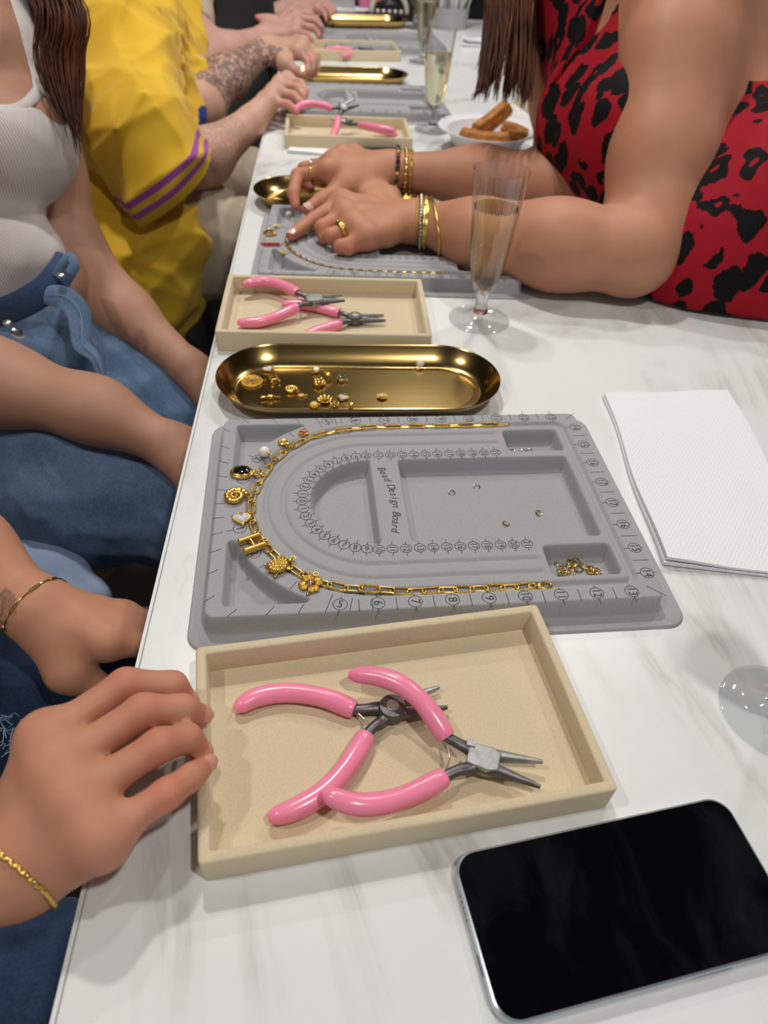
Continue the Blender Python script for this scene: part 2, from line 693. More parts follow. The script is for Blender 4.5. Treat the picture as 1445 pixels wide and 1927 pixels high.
TH = math.radians(2.7075)
board = thing('bead_board', 'grey flocked bead design board nearest the camera, carrying the charm necklace', 'bead board', (0.1250, 0.0059, 0), TH, 'grey bead design boards')
bt = make_board()
bt.parent = board
pr_ = make_print()
pr_.parent = board


def board_at(u, v, z):
    """world point of board centimetres on the nearest board"""
    c, s = math.cos(TH), math.sin(TH)
    o = board.location
    return Vector((o.x + (u * c - v * s) * .01, o.y + (u * s + v * c) * .01, z))


bb = copy_tree(board)
place(bb, (.1265, .5115, 0), math.radians(-.8), 'grey flocked bead design board under the hands of the person in the red dress')
bb = copy_tree(board)
place(bb, (.122, 1.226, 0), math.radians(3), 'grey flocked bead design board in front of the yellow shirt, third along the table')
bb = copy_tree(board)
place(bb, (.190, 1.845, 0), math.radians(5), 'grey flocked bead design board farthest down the table')


# ---------------------------------------------------------------- beige trays
def make_tray():
    W_, H_, Z_, T_ = .222, .129, .023, .0062
    o = thing('jewelry_tray', 'x', 'tray', group='beige suede tool trays')
    r_out, r_in = rrect(W_, H_, .003, 4), rrect(W_ - 2 * T_, H_ - 2 * T_, .0012, 4)
    n = len(r_out)
    vs, fs = [], []

    def ring(P, z):
        vs.extend((x, y, z) for x, y in P)

    def shr(P, d):
        w, h = (W_ - 2 * d), (H_ - 2 * d)
        return rrect(w, h, max(.0012, .003 - d), 4)
    ring(shr(r_out, .001), 0.0)
    ring(r_out, .001)
    ring(r_out, Z_ - .0015)
    ring(shr(r_out, .0005), Z_ - .0005)
    ring(shr(r_out, .0016), Z_)
    ring(shr(r_out, T_ - .0016), Z_)
    ring(shr(r_out, T_ - .0005), Z_ - .0005)
    ring(r_in, Z_ - .0015)
    ring(r_in, .0042)
    ring(shr(r_out, T_ + .0015), .0036)
    for i in range(9):
        for k in range(n):
            l = (k + 1) % n
            fs.append((i * n + k, i * n + l, (i + 1) * n + l, (i + 1) * n + k))
    fs.append(tuple(reversed(range(n))))
    fs.append(tuple(9 * n + k for k in range(n)))
    MB().add(vs, fs).build('tray_body', M['suede'], o)
    return o


tray = make_tray()
place(tray, (.1595, -.1595, .0006), math.radians(8.2), 'beige suede tray nearest the camera holding two pink pliers', rx=math.radians(1.1))
t2 = place(copy_tree(tray), (.1165, .343, .0006), math.radians(-.2), 'beige suede tray with two pink pliers standing behind the gold dish')
t2.rotation_euler.x = math.radians(.9)
t3 = place(copy_tree(tray), (.152, 1.022, .0002), math.radians(1.2), 'beige suede tray with one upright pair of pink pliers, beyond the two hands')
t4 = place(copy_tree(tray), (.178, 1.737, .0002), math.radians(7.5), 'beige suede tray farthest down the table, under the reaching hands')
t5 = place(copy_tree(tray), (.60, 1.245, .0002), math.radians(100), 'beige suede tray half hidden behind the white bowl and long hair')


# ---------------------------------------------------------------- pliers
def make_pliers(name, hA, hB, piv, ang, jaw, z0=.0075, wide=.0072, jw=(.0062, .0016), round_piv=True, lap=0):
    """hA, hB: handle centre lines from the neck to the tip (local metres); jaws open along ang"""
    o = thing(name, 'x', 'pliers')
    for h in (hA, hB):
        P = catmull([(x, y, z) for x, y, z in h], 8)
        m = len(P)
        prof = [.0056, .0062, .0063, .0060, .0060, .0061, .0062, .0062, .0061, .0058, .0050, .0022]
        R = lerp_list(prof, m)
        R[0] = .0050
        MB().tube(P, R, 14, flat=.92, up=(0, 0, 1)).build('handle_grip', M['pink'], o)
    ca, sa = math.cos(ang), math.sin(ang)
    px, py, pz = piv
    for s, h, mt in ((1, hA, M['dark_steel']), (-1, hB, M['steel'])):
        # arm from the grip through the joint
        a = Vector(h[0])
        b = Vector((px, py, pz))
        d = (b - a)
        P = catmull([a - d * .35, a + d * .30 + Vector((0, 0, .001)), a + d * .62 + Vector((-sa * .0012 * s, ca * .0012 * s, 0)), b], 6)
        mb = MB().tube(P, lerp_list([.0031, .0033, .0040, .0056], len(P)), 10, flat=.8, up=(0, 0, 1))
        mb.build('plier_arm', M['dark_steel'], o, angle=60)
        # jaw: tapered half-round
        ja = ang + s * -jaw
        c2, s2 = math.cos(ja), math.sin(ja)
        n2 = (-s2, c2)
        L = .0335
        off = -s * .0020
        ring = []
        mb = MB()
        N = 9
        vs, fs = [], []
        for i in range(N):
            t = i / (N - 1)
            w = jw[0] * (1 - t) + jw[1] * t
            hh = (.0046 * (1 - t) + .0016 * t)
            cx, cy = px + c2 * (t * L) + n2[0] * off * (1 - t * .35), py + s2 * (t * L) + n2[1] * off * (1 - t * .35)
            for k in range(10):
                q = 2 * PI * k / 10
                e = math.cos(q) * w
                if e * s > 0:
                    e *= .45
                vs.append((cx + n2[0] * e, cy + n2[1] * e, pz + math.sin(q) * hh))
        for i in range(N - 1):
            for k in range(10):
                l = (k + 1) % 10
                fs.append((i * 10 + k, i * 10 + l, (i + 1) * 10 + l, (i + 1) * 10 + k))
        fs += [tuple(range(10)), tuple((N - 1) * 10 + k for k in range(10))]
        mb.add(vs, fs).build('plier_jaw', mt, o, angle=50)
    T = Matrix.Translation((px, py, pz)) @ Matrix.Rotation(ang, 4, 'Z')
    if round_piv:
        MB().lathe([(0, -.0045), (.0078, -.0045), (.0082, -.003), (.0082, .0035), (.0076, .0046), (0, .0046)], 28, T).build('joint', M['dark_steel'], o)
        MB().lathe([(0, .0044), (.0040, .0044), (.0038, .0052), (0, .0053)], 20, T).build('rivet', M['steel'], o)
    else:
        ol = [(-.0095, -.006), (.002, -.0078), (.0085, -.0062), (.0088, .0040), (.004, .0068), (-.006, .0066), (-.0095, .003)]
        MB().prism(ol, -.0046, .0048, .0008, T).build('joint', M['steel'], o)
        MB().box((-.0085, .0058, .0045), (.005, .0042, .0022), T).build('joint_shoulder', M['steel'], o)
    # leaf spring between the handles
    for h, s in ((hA, 1), (hB, -1)):
        a = Vector(h[0]).lerp(Vector(h[1]), .05)
        mid = (Vector(hA[0]) + Vector(hB[0])) / 2
        mid = mid.lerp(Vector((px, py, pz)), .12)
        for k in (-1, 1):
            q = Vector((0, 0, .0012 * k))
            MB().tube([a + q, a.lerp(mid, .55) + q, mid + q * 1.6], .00028, 6).build('spring_wire', M['wire'], o)
    return o


def rel(P, b):
    return [(p[0] - b[0], p[1] - b[1], p[2]) for p in P]


def pliers_world(hA, hB, piv, tip, jaw, label, **kw):
    ang = math.atan2(tip[1] - piv[1], tip[0] - piv[0])
    o = make_pliers('pliers', rel(hA, piv), rel(hB, piv), (0, 0, piv[2]), ang, jaw, **kw)
    o.location = (piv[0], piv[1], 0)
    return tag(o, label, group='pink handled pliers')


pl1 = pliers_world([(0.1373, -0.1483, 0.0095), (0.1192, -0.1402, 0.0105), (0.0966, -0.1360, 0.0105), (0.0778, -0.1393, 0.0105), (0.0669, -0.1473, 0.0105)],
                   [(0.1440, -0.1649, 0.0095), (0.1329, -0.1838, 0.0105), (0.1202, -0.1982, 0.0105), (0.1055, -0.2072, 0.0105), (0.0901, -0.2124, 0.0105)],
                   (0.1600, -0.1485, 0.0095), (0.1931, -0.1404, 0.0095), .17,
                   'pink handled pliers on the left of the nearest tray, with round joint and rivet')
pl2 = pliers_world([(0.1896, -0.1717, 0.0165), (0.1780, -0.1550, 0.0235), (0.1654, -0.1424, 0.0255), (0.1501, -0.1341, 0.0235), (0.1339, -0.1310, 0.0205)],
                   [(0.1859, -0.1937, 0.0135), (0.1683, -0.2032, 0.0155), (0.1492, -0.2098, 0.0185), (0.1336, -0.2107, 0.0215), (0.1189, -0.2055, 0.0235)],
                   (0.2096, -0.1838, 0.0125), (0.2438, -0.1940, 0.0115), .18,
                   'pink handled pliers on the right of the nearest tray, lying over the other pair', round_piv=False)
pl3 = pliers_world([(0.0856, 0.3697, 0.0210), (0.0701, 0.3872, 0.0210), (0.0473, 0.3981, 0.0210), (0.0236, 0.3888, 0.0210)],
                   [(0.0864, 0.3440, 0.0175), (0.0639, 0.3309, 0.0125), (0.0445, 0.3221, 0.0105), (0.0228, 0.3201, 0.0105)],
                   (0.1046, 0.3588, 0.0180), (0.1413, 0.3685, 0.0140), .15,
                   'pink handled pliers lying on top in the second tray, handles to the left', round_piv=False)
pl4 = pliers_world([(0.1317, 0.3480, 0.0095), (0.1122, 0.3564, 0.0105), (0.0914, 0.3643, 0.0105), (0.0678, 0.3632, 0.0105)],
                   [(0.1326, 0.3229, 0.0095), (0.1167, 0.3111, 0.0105), (0.1017, 0.2992, 0.0105), (0.0803, 0.2787, 0.0105)],
                   (0.1490, 0.3354, 0.0095), (0.1884, 0.3395, 0.0095), .13,
                   'pink handled pliers lying underneath in the second tray, nearer its right side')
p = copy_tree(pl1)
place(p, (.140, 1.040, .042), math.radians(28), 'pink handled pliers propped up on the left in the third tray, jaws in the air', rx=math.radians(42))
p = copy_tree(pl1)
place(p, (.151, 1.012, .021), math.radians(150), 'pink handled pliers leaning to the right in the third tray', rx=math.radians(20))
p = copy_tree(pl1)
place(p, (.198, 1.738, .004), math.radians(16), 'pink handled pliers lying flat in the farthest tray')


# ---------------------------------------------------------------- gold dishes
def make_dish(L=.271, Wd=.114):
    o = thing('gold_dish', 'x', 'tray', group='oval gold metal dishes')
    rings = [(.024, .0018), (.0185, .0012), (.0175, .0010), (.0165, .0012), (.0125, .0036), (.006, .0095), (.0014, .0158), (.0003, .0172), (0, .0174)]
    under = [(.0003, .0168), (.0014, .0150), (.006, .0085), (.0125, .0026), (.0165, .0003), (.024, .0003)]

    def stadium(d, n=26):
        r = Wd / 2 - d
        c = L / 2 - Wd / 2
        P = []
        for s, a0 in ((1, -PI / 2), (-1, PI / 2)):
            for k in range(n):
                q = a0 + PI * k / (n - 1)
                P.append((s * c + r * math.cos(q), r * math.sin(q)))
        return P
    vs, fs = [], []
    n = 52
    for d, z in rings + under:
        vs += [(x, y, z) for x, y in stadium(d)]
    for i in range(len(rings) + len(under) - 1):
        for k in range(n):
            l = (k + 1) % n
            fs.append((i * n + k, i * n + l, (i + 1) * n + l, (i + 1) * n + k))
    fs.append(tuple(range(n)))
    e = (len(rings) + len(under) - 1) * n
    fs.append(tuple(e + k for k in reversed(range(n))))
    MB().add(vs, fs).build('dish_body', M['tray_gold'], o, angle=28)
    return o


dish = make_dish()
place(dish, (.1505, .2058, .0026), math.radians(1.2), 'oval gold dish of small charms nearest the camera')
place(copy_tree(dish), (.145, .709, .0026), math.radians(4), 'oval gold dish mostly hidden behind the hand wearing the thin ring')
place(copy_tree(dish), (.160, 1.452, .0026), math.radians(7), 'oval gold dish in front of the tattooed forearm, third along the table')
place(copy_tree(dish), (.215, 2.155, .0026), math.radians(10), 'oval gold dish farthest down the table beside the white paper')

# ---------------------------------------------------------------- chain necklace
ZC = .0162
CH = [(16.06, 11.72), (12.6, 11.62), (9.5, 11.62), (6.5, 11.68), (3.9, 11.6), (1.58, 11.25), (-.73, 10.6), (-2.33, 9.6), (-3.74, 8.2), (-4.8, 6.5),
      (-5.55, 4.56), (-5.98, 3.0), (-6.1, 1.52), (-5.98, .36), (-5.56, -1.07), (-4.96, -2.34), (-3.82, -3.8), (-2.72, -4.92), (-1.29, -5.9),
      (.49, -6.58), (2.29, -6.85), (4.45, -7.06), (7.38, -7.16), (10.36, -7.14), (13.5, -7.1)]


def chain_samples(pts, pitch):
    P = catmull([(u, v, 0) for u, v in pts], 12)
    d = [0]
    for a, b in zip(P, P[1:]):
        d.append(d[-1] + (b - a).length)
    n = int(d[-1] / pitch)
    out = []
    for i in range(n):
        s = (i + .5) * d[-1] / n
        k = min(int(np.searchsorted(d, s)), len(P) - 1)
        q = P[k - 1].lerp(P[k], (s - d[k - 1]) / max(d[k] - d[k - 1], 1e-9))
        t = (P[min(k + 1, len(P) - 1)] - P[max(k - 2, 0)]).normalized()
        out.append((q, t))
    return out


def link_path(L, Wd, n=7):
    P = []
    for s, a0 in ((1, -PI / 2), (-1, PI / 2)):
        for k in range(n):
            q = a0 + PI * k / (n - 1)
            P.append((s * (L / 2 - Wd / 2) + Wd / 2 * math.cos(q), Wd / 2 * math.sin(q), 0))
    return P


nk = thing('chain_necklace', 'gold paperclip chain laid along the outer groove of the nearest board', 'necklace', tuple(board_at(4, 2, 0)), TH)
big = MB().tube(link_path(.0146, .0052), .00078, 8, closed=True).build('link', M['gold_rough'], nk)
small = MB().tube(link_path(.0130, .0038), .00070, 8, closed=True).build('link', M['gold'], nk)
first = {id(big): 1, id(small): 1}
rnd = random.Random(3)
for i, (q, t) in enumerate(chain_samples(CH, 1.07)):
    src = big if i % 2 else small
    if src.get('_used'):
        l = src.copy()
        COL.objects.link(l)
    else:
        l = src
    l['_used'] = 1
    nrm = Vector((-t.y, t.x, 0))
    hs = [float(board_height(np.array((q + t * a + nrm * b).x), np.array((q + t * a + nrm * b).y))[0]) for a in (-.55, 0, .55) for b in (-.17, 0, .17)]
    l.location = ((q.x - 4) * .01, (q.y - 2) * .01, max(hs) * .01 + (.0014 if i % 2 else .0008))
    l.rotation_euler = (math.radians((4 if i % 2 else 22) + rnd.uniform(-8, 8)), 0, math.atan2(t.y, t.x) + rnd.uniform(-.06, .06))
for o in nk.children:
    if '_used' in o.keys():
        del o['_used']
cl = MB()
T = Matrix.Translation(((13.85 - 4) * .01, (-7.08 - 2) * .01, ZC + .001))
cl.tube(catmull([(0, -.0012, 0), (.004, -.0028, 0), (.0085, -.0022, 0), (.0100, .0004, 0), (.008, .0026, 0), (.004, .0022, 0)], 5),
        lerp_list([.0014, .0013, .0010, .0009, .0009, .0012], 26), 8, M=T)
cl.ball((.0015, .0004, 0), (.0026, .0022, .0016), 12, T).ball((.0005, .003, .0005), .0009, 8, T)
cl.build('lobster_clasp', M['gold'], nk)
T2 = Matrix.Translation(((13.45 - 4) * .01, (-7.08 - 2) * .01, ZC + .001))
MB().tube([(.0024 * math.cos(a), .0018 * math.sin(a), 0) for a in np.linspace(0, 2 * PI, 14)[:-1]], .0004, 6, True, M=T2).build('clasp_ring', M['gold'], nk)

# second necklace on the board under the hands
b2 = (.1265, .5115, math.radians(-.8))
pts2 = [(u, v) for u, v in CH if v < 7.5 or u > 99]
nk2 = thing('chain_necklace', 'fine gold chain laid on the second board, under the pointing finger', 'necklace', (b2[0], b2[1], 0), b2[2])
l0 = MB().tube(link_path(.0068, .0036, 4), .0006, 6, closed=True).build('link', M['gold'], nk2)
for i, (q, t) in enumerate(chain_samples(pts2, .58)):
    l = l0 if i == 0 else l0.copy()
    if i:
        COL.objects.link(l)
    l.location = (q.x * .01, q.y * .01, .0162)
    l.rotation_euler = (math.radians(10 if i % 2 else 60), 0, math.atan2(t.y, t.x))


# ---------------------------------------------------------------- charms
def ring_path(r, n=16, ry=None):
    return [(r * math.cos(a), (ry or r) * math.sin(a), 0) for a in [2 * PI * k / n for k in range(n)]]


def heart_outline(s, n=36):
    o = []
    for k in range(n):
        t = 2 * PI * k / n
        o.append((s * math.sin(t) ** 3 * .5, s * (13 * math.cos(t) - 5 * math.cos(2 * t) - 2 * math.cos(3 * t) - math.cos(4 * t)) / 32 + s * .06))
    return o[::-1]


def dome(mb, outline, z0, h, M=None, rings=4):
    n = len(outline)
    vs, fs = [], []
    for i in range(rings):
        q = PI / 2 * i / rings
        vs += [(x * math.cos(q), y * math.cos(q), z0 + h * math.sin(q)) for x, y in outline]
    vs.append((0, 0, z0 + h))
    for i in range(rings - 1):
        for k in range(n):
            l = (k + 1) % n
            fs.append((i * n + k, i * n + l, (i + 1) * n + l, (i + 1) * n + k))
    for k in range(n):
        fs.append(((rings - 1) * n + k, (rings - 1) * n + (k + 1) % n, n * rings))
    fs.append(tuple(reversed(range(n))))
    return mb.add(vs, fs, M)


def bail(o, y, z=.0015, r=.0017, mat='gold'):
    MB().tube([(p[0], y + p[1], z) for p in ring_path(r, 14)], .0004, 6, True).build('bail', M[mat], o)


def charm(name, label, loc, ang, cat='charm', group=None):
    """charms are modelled with their hanging ring towards +y"""
    return thing(name, label, cat, tuple(loc), ang, group)


def heart_charm(o, s, stone, rim, th=.0022, beads=0):
    ol = heart_outline(s)
    MB().prism(ol, 0, th, .0003).build('rim', M[rim], o)
    dome(MB(), [(x * .8, y * .8 + s * .01) for x, y in ol], th - .0002, th * .7).build('stone', M[stone], o)
    if beads:
        for k in range(beads):
            q = ol[int(k * len(ol) / beads)]
            MB().ball((q[0] * 1.02, q[1] * 1.02, th * .6), s * .055, 8).build('bead', M[rim], o)
    bail(o, s * .50)


def spiral_charm(o, s, ribs=True):
    """coiled shell: a shrinking spiral tube with ribs"""
    P, R = [], []
    turns, n = 2.3, 84
    for k in range(n):
        t = k / (n - 1)
        a = t * turns * 2 * PI
        r = s * .42 * (1 - t) ** 1.1 + s * .02
        P.append((r * math.cos(a + PI / 2), r * math.sin(a + PI / 2), s * .10 + s * .10 * t))
        w = s * .15 * (1 - t * .78)
        R.append(w * (1 + (.13 * math.sin(t * 170) if ribs else 0)))
    MB().tube(P, R, 10).build('shell', M['gold'], o)
    MB().lathe([(0, 0), (s * .34, 0), (s * .34, s * .1), (0, s * .13)], 20).build('shell_back', M['gold_rough'], o)
    bail(o, s * .55, s * .12)


def letter_h(o, s):
    w = s * .15
    for x in (-s * .29, s * .29):
        MB().prism([(p[0] + x, p[1]) for p in rrect(w * 1.5, s, w * .5, 4)], 0, w * 1.7, w * .5).build('letter_stem', M['gold'], o)
    MB().tube([(-s * .25, 0, w * .8), (s * .25, 0, w * .8)], w * .7, 10).build('letter_bar', M['gold'], o)
    bail(o, s * .55)


def turtle(o, s):
    b = MB().ball((0, 0, s * .10), (s * .31, s * .38, s * .17), 24)
    b.build('shell', M['gold_rough'], o)
    for k in range(18):
        r = (.18 if k < 6 else .29) * s
        a = 2 * PI * k / 6 if k < 6 else 2 * PI * k / 12
        h = .10 * s + .17 * s * math.sqrt(max(0, 1 - (r / (s * .40)) ** 2))
        MB().ball((r * math.cos(a) * .85, r * math.sin(a), h * .93), (s * .06, s * .06, s * .03), 8).build('shell_plate', M['gold'], o)
    MB().ball((0, s * .48, s * .10), (s * .085, s * .12, s * .08), 12).build('head', M['gold'], o)
    for x, y, a in ((.3, .26, -45), (-.3, .26, 45), (.28, -.28, -135), (-.28, -.28, 135)):
        c, d = math.cos(math.radians(a + 90)), math.sin(math.radians(a + 90))
        MB().tube([(x * s * .8, y * s * .8, s * .06), (x * s * .95 + c * s * .05, y * s * .95 + d * s * .05, s * .05)], [s * .07, s * .05], 8).build('flipper', M['gold'], o)
        MB().ball((x * s * .97 + c * s * .07, y * s * .97 + d * s * .07, s * .05), s * .055, 8).build('flipper_tip', M['gold'], o)
    MB().tube([(0, -s * .36, s * .06), (0, -s * .52, s * .05)], [s * .04, s * .015], 8).build('tail', M['gold'], o)
    bail(o, s * .60, s * .12, s * .08)


def clover(o, s):
    for k in range(4):
        a = PI / 4 + k * PI / 2
        T = Matrix.Rotation(a, 4, 'Z') @ Matrix.Translation((s * .27, 0, s * .07))
        mb = MB().ball((.02 * s, s * .085, 0), (s * .17, s * .14, s * .07), 14, T).ball((.02 * s, -s * .085, 0), (s * .17, s * .14, s * .07), 14, T)
        mb.build('petal', M['gold_rough'], o)
    for k in range(6):
        a = 2 * PI * k / 6
        MB().ball((s * .09 * math.cos(a), s * .09 * math.sin(a), s * .12), s * .035, 8).build('bead', M['gold'], o)
    MB().ball((0, 0, s * .13), s * .05, 8).build('centre_pearl', M['pearl'], o)
    MB().tube([(0, -s * .1, .0005), (s * .1, -s * .55, .0006)], s * .045, 8).build('stem', M['gold'], o)
    bail(o, s * .47)


def pearl_charm(o, r):
    MB().ball((0, 0, r), r, 20).build('pearl', M['pearl'], o)
    MB().lathe([(0, 0), (r * .4, 0), (r * .34, r * .14), (0, r * .2)], 12, Matrix.Translation((0, r * .93, r)) @ Matrix.Rotation(-PI / 2, 4, 'X')).build('cap', M['gold'], o)
    MB().tube([(0, r * .9, r), (0, r * 1.45, r * .8)], .0004, 6).build('pin', M['gold'], o)
    MB().tube([(0, -r * .95, r), (0, -r * 1.15, r)], .0005, 6).build('pin', M['gold'], o)
    bail(o, r * 1.75, r * .7, .0014)


def cameo(o, a, b):
    """black oval stone in a stepped gold bezel"""
    S = Matrix.Diagonal((1, b / a, 1, 1))
    MB().lathe([(0, 0), (a, 0), (a * 1.04, .001), (a, .0022), (a * .90, .0026), (a * .88, .0036), (a * .80, .0040), (a * .76, .0034), (0, .0032)], 40, S).build('bezel', M['gold'], o)
    dome(MB(), [(a * .77 * math.cos(q), b * .77 * math.sin(q)) for q in [2 * PI * k / 32 for k in range(32)]], .0032, .0018).build('stone', M['onyx'], o)
    for k in (-1, 1):
        MB().tube([(p[0] * .8 + k * .0007, b + .0032 + p[1], .0022) for p in ring_path(.0034, 16)], .0006, 8, True).build('bail', M['gold'], o)


def bloom(o, s, n=8, centre='gold'):
    for k in range(n):
        a = 2 * PI * k / n
        T = Matrix.Rotation(a, 4, 'Z') @ Matrix.Translation((s * .3, 0, s * .14)) @ Matrix.Rotation(-.5, 4, 'Y')
        MB().ball((0, 0, 0), (s * .2, s * .12, s * .06), 10, T).build('petal', M['gold'], o)
    MB().ball((0, 0, s * .2), s * .13, 12).build('centre', M[centre], o)


def coin(o, s, gem):
    MB().lathe([(0, 0), (s * .5, 0), (s * .5, .0016), (s * .44, .0022), (s * .40, .0016), (0, .0018)], 32).build('disc', M['gold_rough'], o)
    for k in range(12):
        a = 2 * PI * k / 12
        MB().ball((s * .42 * math.cos(a), s * .42 * math.sin(a), .0022), s * .035, 8).build('bead', M['gold_pale'], o)
        MB().tube([(s * .14 * math.cos(a), s * .14 * math.sin(a), .002), (s * .34 * math.cos(a), s * .34 * math.sin(a), .002)], s * .02, 6).build('ray', M['gold'], o)
    MB().ball((0, 0, .002), (s * .09, s * .09, s * .05), 12).build('gem', M[gem], o)
    bail(o, s * .58)


def fish(o, s):
    MB().ball((0, 0, s * .14), (s * .26, s * .15, s * .13), 16).build('body', M['gold'], o)
    MB().prism([(-.22 * s, -.03 * s), (-.52 * s, -.14 * s), (-.46 * s, 0), (-.52 * s, .14 * s), (-.22 * s, .03 * s)][::-1], s * .10, s * .17, .0002).build('tail', M['gold'], o)
    MB().prism([(-.05 * s, .1 * s), (-.15 * s, .28 * s), (.08 * s, .12 * s)][::-1], s * .1, s * .16, .0002).build('fin', M['gold'], o)
    MB().tube([(s * .22, 0, s * .14), (s * .42, .02 * s, s * .12)], [s * .06, s * .03], 8).build('nose', M['gold'], o)
    MB().tube([(p[0] + s * .5, p[1], s * .12) for p in ring_path(.0014, 12)], .0004, 6, True).build('bail', M['gold'], o)


def claw_gem(o, s, stone):
    MB().lathe([(0, 0), (s * .3, 0), (s * .42, s * .3), (s * .38, s * .34), (0, s * .3)], 20).build('setting', M['gold'], o)
    MB().ball((0, 0, s * .36), (s * .38, s * .38, s * .2), 14).build('stone', M[stone], o)
    for k in range(4):
        a = PI / 4 + PI / 2 * k
        MB().ball((s * .38 * math.cos(a), s * .38 * math.sin(a), s * .42), s * .07, 8).build('prong', M['gold'], o)
    bail(o, s * .6, s * .2, .0013)


def mushroom(o, s):
    MB().ball((0, 0, s * .42), (s * .36, s * .36, s * .26), 16).build('cap', M['gold'], o)
    MB().lathe([(0, 0), (s * .2, 0), (s * .15, s * .2), (s * .17, s * .42), (0, s * .42)], 14).build('stem', M['gold'], o)
    bail(o, s * .5, s * .4, .0012)


def knot(o, s):
    for k in range(7):
        a = 2 * PI * k / 7
        MB().ball((s * .3 * math.cos(a), s * .3 * math.sin(a) * .8, s * .2 + .1 * s * (k % 2)), s * .17, 10).build('bead', M['gold'], o)
    MB().tube([(p[0], p[1] * .8, s * .18) for p in ring_path(s * .42, 20)], s * .07, 8, True).build('band', M['gold'], o)


def eye_bead(o, s):
    MB().ball((0, 0, s * .33), (s * .5, s * .5, s * .33), 18).build('bead', M['yellow_enamel'], o)
    MB().lathe([(0, 0), (s * .2, 0), (0, s * .03)], 14, Matrix.Translation((0, -s * .10, s * .655)) @ Matrix.Rotation(.12, 4, 'X')).build('eye_white', M['white_plastic'], o)
    MB().lathe([(0, 0), (s * .09, 0), (0, s * .02)], 12, Matrix.Translation((0, -s * .10, s * .68)) @ Matrix.Rotation(.12, 4, 'X')).build('pupil', M['blue_gem'], o)
    MB().tube([(p[0] + s * .55, p[1], s * .3) for p in ring_path(.0013, 12)], .0004, 6, True).build('bail', M['gold'], o)


BT = .0183
R90 = -PI / 2        # ring to the right (towards the chain)
g = 'charms laid out along the chain'
o = charm('heart_charm', 'small red enamel heart charm at the upper end of the row beside the chain', board_at(-2.05, 11.0, BT), TH + PI - .1, group=g)
heart_charm(o, .0085, 'red_enamel', 'gold')
o = charm('spiral_charm', 'tiny gold snail spiral charm between the red heart and the white pearl', board_at(-3.75, 9.55, BT), TH - 2.4, group=g)
spiral_charm(o, .0100, False)
o = charm('pearl_charm', 'white round pearl charm with a gold cap beside the chain', board_at(-5.25, 7.95, BT), TH - 2.1, group=g)
pearl_charm(o, .0047)
o = charm('oval_charm', 'black oval stone in a heavy gold bezel beside the chain', board_at(-7.0, 5.78, BT), TH + R90 - .12, group=g)
cameo(o, .0072, .0092)
o = charm('shell_charm', 'large gold ammonite shell charm beside the chain', board_at(-7.35, 2.85, BT), TH + R90 + .1, group=g)
spiral_charm(o, .0185)
o = charm('heart_charm', 'white heart charm with beaded gold rim beside the chain', board_at(-6.75, .33, BT), TH + .15, group=g)
heart_charm(o, .0135, 'opal', 'gold', .0026, 18)
o = charm('letter_charm', 'gold letter H charm lying over the lower corner pocket', board_at(-5.9, -2.3, BT + .0006), TH + R90 + .42, group=g)
letter_h(o, .0178)
o = charm('turtle_charm', 'gold turtle charm lying over the lower corner pocket', board_at(-4.05, -4.55, BT + .0006), TH + R90 + .55, group=g)
turtle(o, .0205)
o = charm('clover_charm', 'gold four leaf clover charm at the lower end of the row beside the chain', board_at(-1.85, -6.15, BT), TH + .15 - .6, group=g)
clover(o, .0185)

